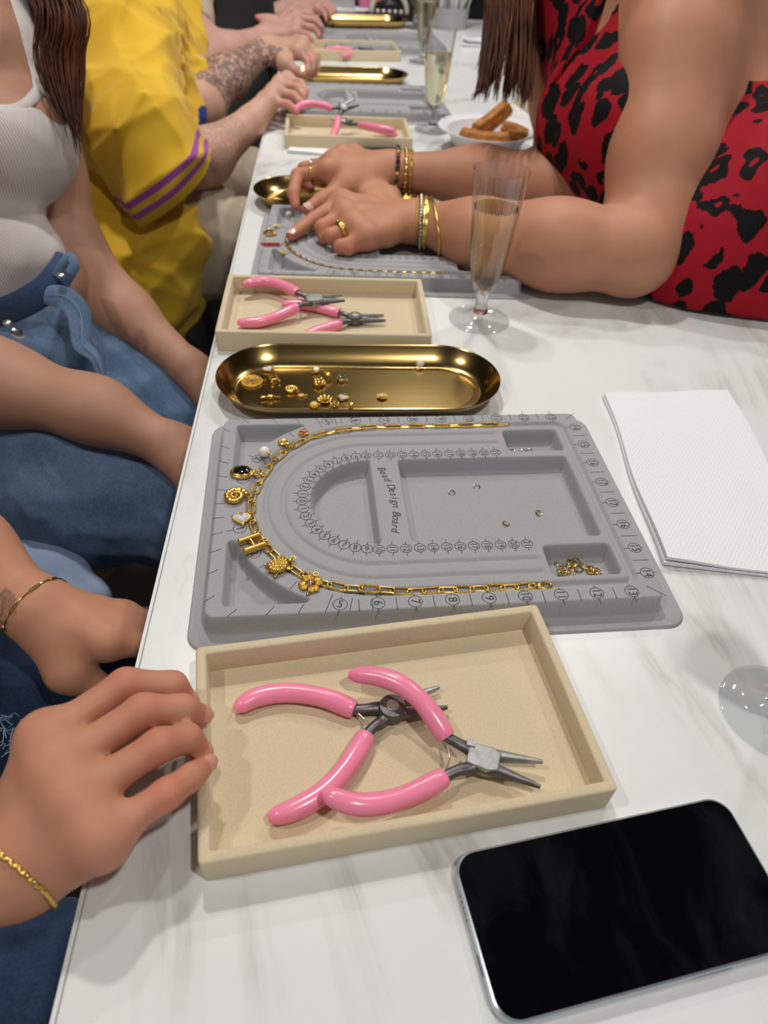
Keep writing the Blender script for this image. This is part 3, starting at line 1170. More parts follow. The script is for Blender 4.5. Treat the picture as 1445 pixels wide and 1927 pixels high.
g = 'loose charms in the nearest gold dish'
DZ = .0047
DISH = [
    (heart_charm, 'heart_charm', 'pale lilac heart charm upper left in the nearest gold dish', (0.0611, 0.2351, 0.0050), .5, (.0120, 'opal', 'gold')),
    (coin, 'coin_charm', 'round gold coin charm with a dark blue stone at the dish left end', (0.0467, 0.2147, 0.0050), -1.5, (.0205, 'blue_gem')),
    (letter_h, 'letter_charm', 'small gold letter H charm beside the lilac heart in the dish', (0.0679, 0.2171, 0.0050), .35, (.0120,)),
    (spiral_charm, 'shell_charm', 'gold ridged shell charm left of centre in the nearest gold dish', (0.0845, 0.1999, 0.0050), -1.9, (.0130,)),
    (fish, 'fish_charm', 'gold fish charm lying alone lower left in the nearest gold dish', (0.0658, 0.1861, 0.0050), .05, (.0165,)),
    (turtle, 'turtle_charm', 'tiny gold turtle charm touching the ridged shell in the dish', (0.0949, 0.1911, 0.0050), -1.4, (.0085,)),
    (claw_gem, 'gem_charm', 'white square gem charm in gold prongs at the back of the dish', (0.1082, 0.2344, 0.0050), 2.6, (.0085, 'pearl')),
    (mushroom, 'mushroom_charm', 'round domed gold mushroom charm behind the gold knot in the dish', (0.1198, 0.2222, 0.0050), .4, (.0105,)),
    (knot, 'knot_charm', 'chunky gold beaded knot charm under the mushroom charm in the dish', (0.1117, 0.2116, 0.0050), .2, (.0135,)),
    (claw_gem, 'gem_charm', 'dark green gem charm in gold prongs in the dish', (0.1328, 0.2196, 0.0050), -2.0, (.0095, 'green_gem')),
    (eye_bead, 'eye_charm', 'yellow enamel bead charm with a painted white eye in the dish', (0.1072, 0.1730, 0.0050), .3, (.0085,)),
    (bloom, 'flower_charm', 'gold many petalled flower charm next to the yellow bead', (0.1170, 0.1827, 0.0050), .2, (.0150, 9)),
    (bloom, 'flower_charm', 'gold six petalled flower charm right of the larger flower', (0.1260, 0.1759, 0.0050), .5, (.0105, 6)),
    (heart_charm, 'heart_charm', 'sparkling pale heart charm with gold rim right of the flowers', (0.1340, 0.1866, 0.0050), -.4, (.0105, 'opal', 'gold', .0022, 12)),
    (mushroom, 'mushroom_charm', 'gold mushroom charm nearest the front rim of the dish', (0.1418, 0.1728, 0.0050), 2.0, (.0090,)),
    (bloom, 'flower_charm', 'gold flower charm with a white pearl centre alone mid dish', (0.1715, 0.1901, 0.0050), .1, (.0108, 10, 'pearl')),
    (pearl_charm, 'pearl_charm', 'cream pearl charm alone at the right of the dish', (0.2129, 0.2463, 0.0050), .8, (.0042,)),
]
for fn, nm, lab, loc, ang, args in DISH:
    o = charm(nm, lab, (loc[0], loc[1], DZ), ang, group=g)
    fn(o, *args)

g = 'small charms on the board under the hands'
for fn, nm, lab, loc, ang, args in [
        (pearl_charm, 'pearl_charm', 'white pearl charm in the corner pocket beside the pointing finger', (0.0639, 0.6231, 0.0080), 0, (.0045,)),
        (bloom, 'flower_charm', 'small gold charm uppermost on the second board left edge', (0.0513, 0.5600, 0.0190), 0, (.010, 6)),
        (cameo, 'oval_charm', 'gold oblong charm in the middle of the second board left edge', (0.0445, 0.5368, 0.0190), .1, (.0085, .0052)),
        (knot, 'knot_charm', 'tiny gold charm lowest on the second board left edge', (0.0630, 0.4777, 0.0190), 0, (.009,)),
        (fish, 'fish_charm', 'gold charm lying in the second gold dish by the ring hand', (0.0418, 0.6887, 0.0070), 0, (.018,))]:
    o = charm(nm, lab, loc, ang, group=g)
    fn(o, *args)
o = charm('bar_charm', 'thin red beaded bar charm on the second board left edge', (0.0473, 0.5024, 0.0195), .05, group=g)
for k in range(7):
    MB().ball(((k - 3) * .0034, .0005 * (k % 2), .0012), .0021, 10).build('bead', M['red_enamel'], o)
bail(o, .004, .001)

# jump rings
def jump_ring(label, loc, mat, rot, r=.0026, group=None, w=.0005):
    mb = MB().tube([(r * math.cos(a), r * math.sin(a), 0) for a in np.linspace(.15, 2 * PI - .05, 18)], w, 7)
    o = mb.build('jump_ring', M[mat])
    o.location = loc
    o.rotation_euler = rot
    return tag(o, label, 'jump ring', group)


FL = .0046
g = 'jump rings in the large compartment'
jump_ring('silver jump ring nearest the lettered strip in the large compartment', (0.2217, 0.0538, 0.0046), 'silver', (.25, .1, 0), group=g)
jump_ring('silver jump ring farther right from the lettered strip in the large compartment', (0.2436, 0.0612, 0.0046), 'silver', (.2, -.25, 1), group=g)
jump_ring('gold jump ring nearer the front in the large compartment', (0.2603, 0.0174, 0.0046), 'gold_pale', (.3, .1, 2), group=g)
jump_ring('gold jump ring nearest the right wall of the large compartment', (0.2892, 0.0290, 0.0046), 'gold_pale', (.35, .2, .6), group=g)
g = 'silver jump rings in the upper small compartment'
for k, (p, r_) in enumerate([((0.2825, 0.1085, 0.0046), (.2, .1, 0)), ((0.2914, 0.1078, 0.0046), (.9, .1, 0)), ((0.2979, 0.1094, 0.0046), (.3, -.3, 1))]):
    jump_ring(['silver jump ring leftmost in the upper small compartment', 'silver jump ring tilted between two others in the upper small compartment',
               'silver jump ring rightmost in the upper small compartment'][k], p, 'silver', r_, group=g)
g = 'gold jump rings in the lower small compartment'
P17 = [(0.2923, -0.0269, 0.0050), (0.3013, -0.0248, 0.0050), (0.3027, -0.0279, 0.0060), (0.3050, -0.0261, 0.0070), (0.2991, -0.0284, 0.0055), (0.3010, -0.0323, 0.0050), (0.3061, -0.0312, 0.0050), (0.3115, -0.0291, 0.0050),
       (0.2920, -0.0364, 0.0050), (0.2940, -0.0357, 0.0060), (0.2957, -0.0374, 0.0055), (0.2908, -0.0357, 0.0060), (0.3138, -0.0313, 0.0050), (0.3153, -0.0338, 0.0060), (0.3169, -0.0355, 0.0055), (0.3186, -0.0359, 0.0065), (0.3143, -0.0349, 0.0055)]
for k, p in enumerate(P17):
    jump_ring('thin gold jump ring in the lower small compartment of the nearest board', p, 'gold' if k % 3 else 'gold_pale',
              (rnd.uniform(-.6, .6), rnd.uniform(-.5, .5), rnd.uniform(0, 6)), rnd.choice([.0024, .0028, .0033]), g, .00055)


# ---------------------------------------------------------------- flutes
def make_flute():
    o = thing('champagne_flute', 'x', 'glass', group='plastic champagne flutes')
    foot = [(0, .0004), (.033, .0004), (.0345, .0012), (.0345, .0024), (.0335, .0030), (.031, .0028), (.018, .0042), (.0165, .0062), (.0115, .0072), (.0085, .011), (.0066, .020), (.0066, .030),
            (.0060, .0340), (0, .0343)]
    MB().lathe(foot[:9] + [(.0075, .011), (0, .011)], 48).build('foot', M['clear'], o, angle=50)
    MB().lathe([(0, .0112)] + foot[9 - 0:], 32).build('stem', M['solid_clear'], o, angle=50)
    prof = [(0, .0345), (.0085, .0348), (.0125, .040), (.0158, .050), (.0182, .062), (.0215, .088), (.0250, .125), (.0282, .1615), (.0287, .163),
            (.0280, .163), (.0275, .1605), (.0243, .125), (.0208, .088), (.0175, .062), (.0150, .050), (.0115, .0415), (.006, .0375), (0, .0365)]
    mb = MB().lathe(prof, 48)
    mb.build('glass_shell', M['clear'], o, angle=50)
    pw = [(0, .0372), (.0058, .0382), (.0112, .0418), (.0146, .0502), (.0172, .0622), (.0205, .088), (.0238, .1235), (.0239, .1268), (.0236, .1262), (0, .1260)]
    MB().lathe(pw, 48).build('sparkling_wine', M['wine'], o, angle=60)
    r = random.Random(5)
    b = MB()
    for k in range(46):
        a, z = r.uniform(0, 2 * PI), r.uniform(.042, .085)
        rr = np.interp(z, [.042, .05, .062, .088], [.0108, .0143, .0168, .0200])
        b.ball((rr * math.cos(a), rr * math.sin(a), z), r.uniform(.0002, .0004), 6)
    for k in range(40):
        a = 2 * PI * k / 40 + r.uniform(-.1, .1)
        b.ball((.0232 * math.cos(a), .0232 * math.sin(a), .1268), r.uniform(.0003, .0007), 6)
    tag(b.build('bubbles', M['foam'], o), kind='stuff')
    return o


fl = make_flute()
place(fl, (0.2909, 0.3555, 0.0000), 0, 'clear plastic champagne flute standing by the forearm in front of the red dress')
place(copy_tree(fl), (0.4030, -0.1508, 0.0000), .5, 'clear plastic champagne flute at the right frame edge above the black phone')
place(copy_tree(fl), (0.3142, 1.1006, 0.0000), 1.0, 'clear plastic champagne flute standing just left of the bowl of pastries')
place(copy_tree(fl), (.352, 1.70, 0), 1.0, 'clear plastic champagne flute behind the one beside the pastry bowl')
place(copy_tree(fl), (.372, 2.165, 0), 2.0, 'clear plastic champagne flute farthest down the table by the cord bundle')

# ---------------------------------------------------------------- bowl with churros
BC = (.398, .985)
bo = thing('bowl', 'white plastic bowl with ribbed rim holding fried pastries', 'bowl', (BC[0], BC[1], 0))
vs, fs = [], []
prof = [(.035, .001), (.048, .001), (.052, .003), (.066, .022), (.072, .033), (.088, .0385), (.0885, .0398), (.0872, .0402), (.071, .0352), (.064, .0235), (.049, .005), (.03, .0035)]
n = 96
for i, (r, z) in enumerate(prof):
    for k in range(n):
        a = 2 * PI * k / n
        amp = .0011 if 4 <= i <= 8 else .0004
        q = r * (1 + amp / r * math.sin(a * 24))
        vs.append((q * math.cos(a), q * math.sin(a), z + (.0006 * math.sin(a * 24) if 5 <= i <= 7 else 0)))
for i in range(len(prof) - 1):
    for k in range(n):
        l = (k + 1) % n
        fs.append((i * n + k, i * n + l, (i + 1) * n + l, (i + 1) * n + k))
fs += [tuple(reversed(range(n))), tuple((len(prof) - 1) * n + k for k in range(n))]
MB().add(vs, fs).build('bowl_body', M['white_plastic'], bo)
mc = simple('fried_dough', '#B8762A', .55, 0, .35, 90, .6, 260, .002)


def churro(label, P, r):
    Q = catmull(P, 6)
    mb = MB()
    n, m = 30, len(Q)
    vs, fs = [], []
    for i in range(m):
        t = (Q[min(i + 1, m - 1)] - Q[max(i - 1, 0)]).normalized()
        a = (Vector((0, 0, 1)) - t * t.z).normalized()
        b = t.cross(a)
        e = min(1, math.sqrt(max(0.0, 1 - abs(2 * i / (m - 1) - 1) ** 7)) + .18)
        for k in range(n):
            q = 2 * PI * k / n
            rr = r * e * (.86 + .16 * abs(math.cos(q * 3 + i * .05))) * (1 + .05 * mnoise.noise(Q[i] * 90 + Vector((k * .2, 0, 0))))
            vs.append(Q[i] + a * (math.sin(q) * rr) + b * (math.cos(q) * rr))
    for i in range(m - 1):
        for k in range(n):
            l = (k + 1) % n
            fs.append((i * n + k, (i + 1) * n + k, (i + 1) * n + l, i * n + l))
    fs += [tuple(range(n)), tuple((m - 1) * n + k for k in reversed(range(n)))]
    o = mb.add(vs, fs).build('churro', mc)
    return tag(o, label, 'pastry', 'fried pastries in the bowl')


bx, by = BC
churro('fried pastry lying in front along the near rim of the bowl', [(bx - .052, by - .012, .030), (bx - .02, by - .026, .0265), (bx + .018, by - .036, .028), (bx + .035, by - .038, .031)], .0135)
churro('fried pastry sticking up highest at the back of the bowl', [(bx - .022, by + .002, .028), (bx + .01, by + .022, .045), (bx + .040, by + .038, .066)], .0150)
churro('fried pastry on the right beneath the raised one', [(bx + .022, by - .004, .040), (bx + .045, by - .012, .037), (bx + .066, by - .022, .031)], .0130)
churro('short sugared pastry in front on the right of the bowl', [(bx + .028, by - .033, .036), (bx + .045, by - .034, .036), (bx + .058, by - .033, .036)], .0100)
churro('fried pastry lying flat at the bottom of the bowl', [(bx - .03, by + .012, .019), (bx, by + .002, .018), (bx + .035, by - .006, .020)], .0125)

# ---------------------------------------------------------------- napkins, phone
def napkin(name, label, corners, th, z0, lift, cat='napkin', seed=1, layers=2, mat='napkin'):
    o = thing(name, label, cat, (0, 0, 0))
    cx = sum(c[0] for c in corners) / 4
    cy = sum(c[1] for c in corners) / 4
    o.location = (cx, cy, 0)
    A, B, C_, D = [Vector((c[0] - cx, c[1] - cy, 0)) for c in corners]     # near-left, near-right, far-right, far-left
    n = 30
    for L in range(layers):
        vs, fs = [], []
        for side in (1, 0):
            for i in range(n + 1):
                for j in range(n + 1):
                    s, t = i / n, j / n
                    e = .0010 * L
                    p = A.lerp(B, s).lerp(D.lerp(C_, s), t)
                    p = p + Vector((e * (1 - s) + .0015 * math.sin(t * 9 + seed) * (s < .02 or s > .98), e * (1 - t) * .5, 0))
                    z = z0 + th * (L + side) * 1.0
                    z += lift * ((1 - s) ** 2 * .35 + (1 - t) ** 3 * .55 * (1 - s * .7) + .15 * math.sin(s * 5 + t * 3 + seed) ** 2) * (L + .4 * side + .25)
                    vs.append((p.x, p.y, z))
        N = (n + 1) ** 2
        for i in range(n):
            for j in range(n):
                a = i * (n + 1) + j
                fs.append((a, a + n + 1, a + n + 2, a + 1))
                fs.append((N + a, N + a + 1, N + a + n + 2, N + a + n + 1))
        rim = [i * (n + 1) for i in range(n + 1)] + [n * (n + 1) + j for j in range(1, n + 1)] + [i * (n + 1) + n for i in range(n - 1, -1, -1)] + [j for j in range(n - 1, 0, -1)]
        for a, b in zip(rim, rim[1:] + rim[:1]):
            fs.append((a, b, b + N, a + N))
        MB().add(vs, fs).build('napkin_layer', M[mat], o, angle=50)
    return o


napkin('paper_napkin', 'large folded white embossed paper napkin right of the nearest board', [(0.3727, -0.0245, 0.0000), (0.4965, -0.0443, 0.0000), (0.5258, 0.2146, 0.0000), (0.3921, 0.2022, -0.0000)], .0012, .0004, .0042, layers=2)
napkin('paper_napkin', 'crumpled white paper strip lying before the third beige tray', [(0.0481, 0.9309, 0.0000), (0.1557, 0.9178, 0.0000), (0.1519, 0.9608, 0.0000), (0.0505, 0.9605, 0.0000)], .0012, .0004, .002, seed=3, mat='paper')
napkin('paper_napkin', 'crumpled clear white wrapper far down the table past the flutes', [(0.4803, 1.9189, 0.0000), (0.5661, 1.9247, 0.0000), (0.5753, 2.0079, -0.0000), (0.4957, 1.9886, 0.0000)], .003, .0004, .012, seed=5, mat='paper')
o = MB().prism([tuple(p[:2]) for p in ((0.1669, 0.9304, 0.0000), (0.2404, 0.9332, 0.0000), (0.2404, 0.9595, 0.0000), (0.1656, 0.9536, -0.0000))], .0003, .0083, .0008).build('phone', M['black_plastic'])
tag(o, 'dark phone lying between the third beige tray and the bracelet wrist', 'phone')

ph = thing('phone', 'black screened phone with pale metal frame at the lower right', 'phone', (.2705, -.2572, 0), math.radians(9.8))
ol = rrect(.160, .0765, .0118, 10)
MB().prism(ol, .0004, .0082, .0012).build('frame', M['alu'], ph)
MB().prism(rrect(.1575, .0740, .0108, 10), .0070, .00835, .0003).build('screen', M['screen'], ph)
for x, w in ((.028, .020),):
    MB().prism([(p[0] + x, p[1] - .0383) for p in rrect(w, .0011, .0005, 3)], .0030, .0056, .0003).build('side_button', M['alu'], ph)
MB().prism([(p[0] - .0800, p[1] - .012) for p in rrect(.0006, .009, .0002, 2)], .0034, .0050, .0001).build('charging_port', M['black_plastic'], ph)
for k in range(5):
    MB().lathe([(0, 0), (.0007, 0), (0, .0003)], 8, Matrix.Translation((-.0802, .008 + k * .0028, .0042)) @ Matrix.Rotation(-PI / 2, 4, 'Y')).build('speaker_hole', M['black_plastic'], ph)
# ---------------------------------------------------------------- people: one smooth implicit surface per body
class Sdf:
    """rounded cones and ellipsoids blended smoothly, meshed with surface nets"""
    def __init__(s):
        s.base, s.digits, s.flush = [], [], []
        s.clips = []          # functions P -> distance (keep where negative)
        s.disp = None         # function P -> added distance

    def cone(s, a, b, ra, rb, k=.02, flat=None, to=None):
        d = dict(t=0, a=np.array(a, float), b=np.array(b, float), ra=ra, rb=rb, k=k, flat=None)
        if flat:
            n = np.array(flat[0], float)
            ax = d['b'] - d['a']
            ax /= np.linalg.norm(ax)
            n = n - ax * n.dot(ax)
            d['flat'] = (n / np.linalg.norm(n), flat[1])
        (s.base if to is None else to).append(d)
        return s

    def chain(s, P, R, k=.02, flat=None, to=None):
        for i in range(len(P) - 1):
            s.cone(P[i], P[i + 1], R[i], R[i + 1], k, flat, to)
        return s

    def ell(s, c, r, k=.02, rot=(0, 0, 0), to=None):
        Rm = np.array(Euler(rot).to_matrix())
        (s.base if to is None else to).append(dict(t=1, c=np.array(c, float), r=np.array(r, float), R=Rm, k=k))
        return s

    @staticmethod
    def bound(p):
        if p['t'] == 0:
            m = max(p['ra'], p['rb'])
            return np.minimum(p['a'], p['b']) - m, np.maximum(p['a'], p['b']) + m
        m = p['r'].max()
        return p['c'] - m, p['c'] + m

    @staticmethod
    def dist(p, X):
        if p['t'] == 0:
            a, ab = p['a'], p['b'] - p['a']
            q = X - a
            if p['flat']:
                n, f = p['flat']
                q = q + (q @ n)[..., None] * ((f - 1) * n)
            h = np.clip((q @ ab) / (ab @ ab), 0, 1)
            q = q - h[..., None] * ab
            return np.sqrt((q * q).sum(-1)) - (p['ra'] + (p['rb'] - p['ra']) * h)
        q = (X - p['c']) @ p['R']
        k0 = np.sqrt(((q / p['r']) ** 2).sum(-1))
        k1 = np.sqrt(((q / p['r'] ** 2) ** 2).sum(-1))
        return np.where(k1 > 1e-9, k0 * (k0 - 1) / np.maximum(k1, 1e-9), -p['r'].min())

    @staticmethod
    def smin(a, b, k):
        h = np.maximum(k - np.abs(a - b), 0) / k
        return np.minimum(a, b) - h * h * k * .25

    def field(s, X, base, digits):
        F = np.full(X.shape[:-1], .2)
        for p in base:
            F = s.smin(F, s.dist(p, X), p['k'])
        out = F
        for kf, dg in digits:
            G = None
            for p in dg:
                d = s.dist(p, X)
                G = d if G is None else s.smin(G, d, p['k'])
            if G is not None:
                out = np.minimum(out, s.smin(F, G, kf))
        if s.disp is not None:
            out = out + s.disp(X)
        for c in s.clips:
            out = np.maximum(out, c(X))
        return out

    def mesh(s, vox, grow=0.0, lo=None, hi=None):
        allp = s.base + [p for _, d in s.digits for p in d]
        B = [s.bound(p) for p in allp]
        L = np.min([b[0] for b in B], 0) - 4 * vox - grow - .004
        H = np.max([b[1] for b in B], 0) + 4 * vox + grow + .004
        if lo is not None:
            L = np.maximum(L, lo)
        if hi is not None:
            H = np.minimum(H, hi)
        nb = 18
        N = (np.ceil((H - L) / vox / nb).astype(int)) * nb + 1
        F = np.full(N, .2, np.float32)
        g = np.arange(nb + 1) * vox
        G = np.stack(np.meshgrid(g, g, g, indexing='ij'), -1)
        bs = nb * vox
        rad = bs * .9
        for i in range(0, N[0] - 1, nb):
            for j in range(0, N[1] - 1, nb):
                for k in range(0, N[2] - 1, nb):
                    o = L + np.array([i, j, k]) * vox
                    c = o + bs / 2

                    def near(p, pad):
                        l, h = s.bound(p)
                        if ((c - bs / 2 - pad) > h).any() or ((c + bs / 2 + pad) < l).any():
                            return False
                        return float(s.dist(p, c[None])[0]) < rad * (1.6 if (p['t'] == 1 or p['flat']) else 1.0) + pad
                    bp = [p for p in s.base if near(p, p['k'] + .012 + grow)]
                    dg = [(kf, [p for p in d if near(p, kf + .012)]) for kf, d in s.digits]
                    dg = [q for q in dg if q[1]]
                    if not bp and not dg:
                        continue
                    f = s.field(o + G, bp, dg) - grow
                    F[i:i + nb + 1, j:j + nb + 1, k:k + nb + 1] = f
        # surface nets
        S = F < 0
        C = [S[a:N[0] - 1 + a, b:N[1] - 1 + b, d:N[2] - 1 + d] for a in (0, 1) for b in (0, 1) for d in (0, 1)]
        anyc = C[0].copy()
        allc = C[0].copy()
        for q in C[1:]:
            anyc |= q
            allc &= q
        idx = np.argwhere(anyc & ~allc)
        if not len(idx):
            raise ValueError('empty surface')
        cn = np.array([(a, b, d) for a in (0, 1) for b in (0, 1) for d in (0, 1)])
        val = np.stack([F[tuple((idx + q).T)] for q in cn], 1)
        acc = np.zeros((len(idx), 3))
        cnt = np.zeros(len(idx))
        for a in range(8):
            for b in range(a + 1, 8):
                if np.abs(cn[a] - cn[b]).sum() != 1:
                    continue
                va, vb = val[:, a], val[:, b]
                cr = (va < 0) != (vb < 0)
                t = np.where(cr, va / np.where(cr, va - vb, 1), 0)
                acc += np.where(cr[:, None], cn[a] + t[:, None] * (cn[b] - cn[a]), 0)
                cnt += cr
        V = L + (idx + acc / cnt[:, None]) * vox
        M1 = N - 1
        key = (idx[:, 0] * M1[1] + idx[:, 1]) * M1[2] + idx[:, 2]

        def vid(c):
            return np.searchsorted(key, (c[:, 0] * M1[1] + c[:, 1]) * M1[2] + c[:, 2])
        faces = []
        for ax in range(3):
            sl0 = [slice(1, -1)] * 3
            sl1 = [slice(1, -1)] * 3
            sl0[ax] = slice(0, -1)
            sl1[ax] = slice(1, None)
            a, b = S[tuple(sl0)], S[tuple(sl1)]
            e = np.argwhere(a != b)
            off = np.array([1, 1, 1])
            off[ax] = 0
            e = e + off
            inside = S[tuple(e.T)]
            u, v = (ax + 1) % 3, (ax + 2) % 3
            du = np.zeros(3, int)
            dv = np.zeros(3, int)
            du[u] = 1
            dv[v] = 1
            q = np.stack([vid(e - du - dv), vid(e - dv), vid(e), vid(e - du)], 1)
            q[~inside] = q[~inside][:, ::-1]
            faces.append(q)
        Q = np.concatenate(faces)
        return V, Q

    def build(s, name, mat, parent, vox, grow=0.0, attrs=None, lo=None, hi=None, smooth=2, coarse=None, cell=.009):
        V, Q = s.mesh(vox, grow, lo, hi)
        for _ in range(smooth):                       # light Laplacian pass
            acc = np.zeros_like(V)
            cnt = np.zeros(len(V))
            for a, b in ((0, 1), (1, 2), (2, 3), (3, 0)):
                np.add.at(acc, Q[:, a], V[Q[:, b]])
                np.add.at(cnt, Q[:, a], 1)
            V = V * .5 + acc / np.maximum(cnt, 1)[:, None] * .5
        if coarse is not None:                        # merge vertices where the frame never shows them
            far = coarse(V)
            key = np.where(far[:, None], np.floor(V / cell).astype(int), 0)
            key = np.c_[key, np.where(far, -1, np.arange(len(V)))]
            _, inv = np.unique(key, axis=0, return_inverse=True)
            inv = inv.ravel()
            cnt = np.bincount(inv)
            V = np.stack([np.bincount(inv, V[:, a]) / cnt for a in range(3)], 1)
            Q = inv[Q]
            same = [Q[:, a] == Q[:, (a + 1) % 4] for a in range(4)]
            bad = (same[0].astype(int) + same[1] + same[2] + same[3] > 1) | (Q[:, 0] == Q[:, 2]) | (Q[:, 1] == Q[:, 3])
            tri = ~bad & (same[0] | same[1] | same[2] | same[3])
            T3 = [tuple(dict.fromkeys(q)) for q in Q[tri].tolist()]
            Fs = Q[~bad & ~tri].tolist() + [q for q in T3 if len(q) == 3]
            seen, Fu = set(), []
            for q in Fs:
                k = tuple(sorted(q))
                if k not in seen:
                    seen.add(k)
                    Fu.append(q)
            me = bpy.data.meshes.new(name)
            me.from_pydata(V.tolist(), [], Fu)
            me.polygons.foreach_set('use_smooth', np.ones(len(me.polygons), bool))
            return s.finish(me, name, mat, parent, attrs, V)
        me = bpy.data.meshes.new(name)
        me.vertices.add(len(V))
        me.vertices.foreach_set('co', V.ravel())
        me.loops.add(Q.size)
        me.loops.foreach_set('vertex_index', Q.ravel().astype(np.int32))
        me.polygons.add(len(Q))
        me.polygons.foreach_set('loop_start', np.arange(0, Q.size, 4, dtype=np.int32))
        me.update()
        me.polygons.foreach_set('use_smooth', np.ones(len(Q), bool))
        return s.finish(me, name, mat, parent, attrs, V)

    @staticmethod
    def finish(me, name, mat, parent, attrs, V):
        for k, fn in (attrs or {}).items():
            at = me.attributes.new(k, 'FLOAT', 'POINT')
            at.data.foreach_set('value', fn(V).astype(np.float32))
        me.materials.append(mat)
        o = bpy.data.objects.new(name, me)
        COL.objects.link(o)
        o.parent = parent
        return o


def flush_attr(pts):
    P = np.array([p[0] for p in pts], float)
    R = np.array([p[1] for p in pts])

    def fn(V):
        w = np.zeros(len(V))
        for p, r in zip(P, R):
            w = np.maximum(w, np.exp(-((V - p) ** 2).sum(1) / (r * r)))
        return w
    return fn


def skin(name, hexc, red='#C4725E', tattoo=None):
    t = NT(name)
    c = lin(hexc)
    at = t.n('Attribute', attribute_name='flush')
    mott = t.ramp(t.noise(34, 4, .55), [(.3, tuple(x * .93 for x in c[:3]) + (1,)), (.7, tuple(min(1, x * 1.05) for x in c[:3]) + (1,))])
    col = t.mix(t.math('MULTIPLY', at.outputs['Fac'], .58), mott, lin(red))
    if tattoo:
        am = t.n('Attribute', attribute_name='tattoo')
        w = t.noise(*tattoo)
        d = t.math('ABSOLUTE', t.math('SUBTRACT', w, .5))
        ink = t.ramp(d, [(0, (1, 1, 1, 1)), (.035, (.7, .7, .7, 1)), (.08, (0, 0, 0, 1))])
        blot = t.ramp(t.noise(tattoo[0] * .5, 3), [(.50, (.0, .0, .0, 1)), (.62, (1, 1, 1, 1))])
        f = t.math('MULTIPLY', t.math('MAXIMUM', ink, t.math('MULTIPLY', blot, .75)), am.outputs['Fac'])
        col = t.mix(f, col, lin('#33353A'))
    t.base(col)
    t.set(Roughness=.56, Subsurface_Weight=.12, Subsurface_Scale=.01)
    t.p.inputs['Subsurface Radius'].default_value = (1.0, .35, .2)
    t.p.inputs['Specular IOR Level'].default_value = .35
    vor = t.n('TexVoronoi', Scale=900)
    t.l(t.tc.outputs['Object'], vor.inputs['Vector'])
    t.bump(vor.outputs['Distance'], .10, .0004)
    return t.m


def v(*a):
    return np.array(a, float)


def hand(B, wrist, mcp, pip, dip, tip, thumb, r=1.0, up=(0, 0, 1), palm=.012, kf=.007, th_r=1.12):
    """palm blended into B.base, five separate digits rooted in it"""
    wrist = v(*wrist)
    up = v(*up)
    mcp, pip, dip, tip = ([v(*p) for p in L] for L in (mcp, pip, dip, tip))
    fr = [(.0098, .0088, .0077, .0062), (.0100, .0090, .0078, .0063), (.0096, .0085, .0074, .0060), (.0086, .0076, .0066, .0054)]
    for i in range(4):
        B.cone(wrist, mcp[i], .0165 * r, (palm - .0005 * i) * r, .016)
        B.cone(wrist * .35 + mcp[i] * .65 - up * .005, mcp[i] - up * .003, .0125 * r, .0095 * r, .012)
        B.ell(mcp[i] + up * .0022, (.0105 * r,) * 3, .009)
        dg = []
        R = [q * r for q in fr[i]]
        B.cone(mcp[i], pip[i], R[0], R[1] * .97, .004, to=dg)
        B.cone(pip[i], dip[i], R[1], R[2], .004, to=dg)
        B.cone(dip[i], tip[i], R[2], R[3], .004, to=dg)
        B.digits.append((kf, dg))
        B.flush += [(pip[i], .011), (tip[i], .014), (mcp[i], .010)]
    for i in range(3):
        B.cone(mcp[i], mcp[i + 1], (palm - .002) * r, (palm - .002) * r, .012)
    T = [v(*p) for p in thumb]
    B.cone(wrist, T[1], .0155 * r, .0125 * r, .018)
    B.cone(T[0], T[1], .014 * r, .0125 * r, .016)
    B.cone(T[1], mcp[0] * .6 + wrist * .4, .011 * r, .010 * r, .014)
    dg = []
    B.cone(T[1], T[2], .0108 * r * th_r, .0097 * r * th_r, .004, to=dg)
    B.cone(T[2], T[3], .0098 * r * th_r, .0068 * r * th_r, .004, to=dg)
    B.digits.append((.010, dg))
    B.flush += [(T[3], .014), (T[2], .010)]


def nail(parent, dip, tip, up, r, mat, wid=.0105):
    """thin curved fingernail on the back of a fingertip"""
    d = Vector(tip) - Vector(dip)
    d.normalize()
    u = Vector(up)
    u = (u - d * u.dot(d)).normalized()
    s = d.cross(u)
    vs, fs = [], []
    n, m = 7, 7
    rr = r * 1.06
    for i in range(m):
        for j in range(n):
            a = (j / (n - 1) - .5) * 1.9
            t = i / (m - 1)
            w = min(1.0, math.sqrt(max(.05, 1 - (2 * t - 1) ** 4)))
            p = Vector(tip) + d * ((t - .62) * wid * 1.2) + s * (math.sin(a * w) * rr) + u * (math.cos(a * w) * rr - max(0, t - .6) * .0015)
            vs.append(tuple(p))
    for i in range(m - 1):
        for j in range(n - 1):
            fs.append((i * n + j, i * n + j + 1, (i + 1) * n + j + 1, (i + 1) * n + j))
    return MB().add(vs, fs).build('fingernail', mat, parent)


def head(B, c, face, r=.075):
    """skull, jaw, nose and ears at c looking along face"""
    f = v(*face)
    f /= np.linalg.norm(f)
    c = v(*c)
    a = math.atan2(f[1], f[0])
    z = v(0, 0, 1)
    s = np.cross(z, f)
    B.ell(c + f * .005, (.095, .076, .105), .02, (0, 0, a))
    B.ell(c + f * .035 - z * .065, (.055, .052, .055), .03, (0, 0, a))
    B.cone(c + f * .094 + z * .005, c + f * .112 - z * .025, .009, .013, .012)
    for q in (-1, 1):
        B.ell(c + s * q * .076 - z * .01, (.018, .008, .030), .006, (0, 0, a))
        B.cone(c + f * .078 + s * q * .045 + z * .022, c + f * .088 + s * q * .015 + z * .024, .007, .008, .012)
    B.cone(c + f * .088 + s * .018 - z * .052, c + f * .088 - s * .018 - z * .052, .006, .006, .010)


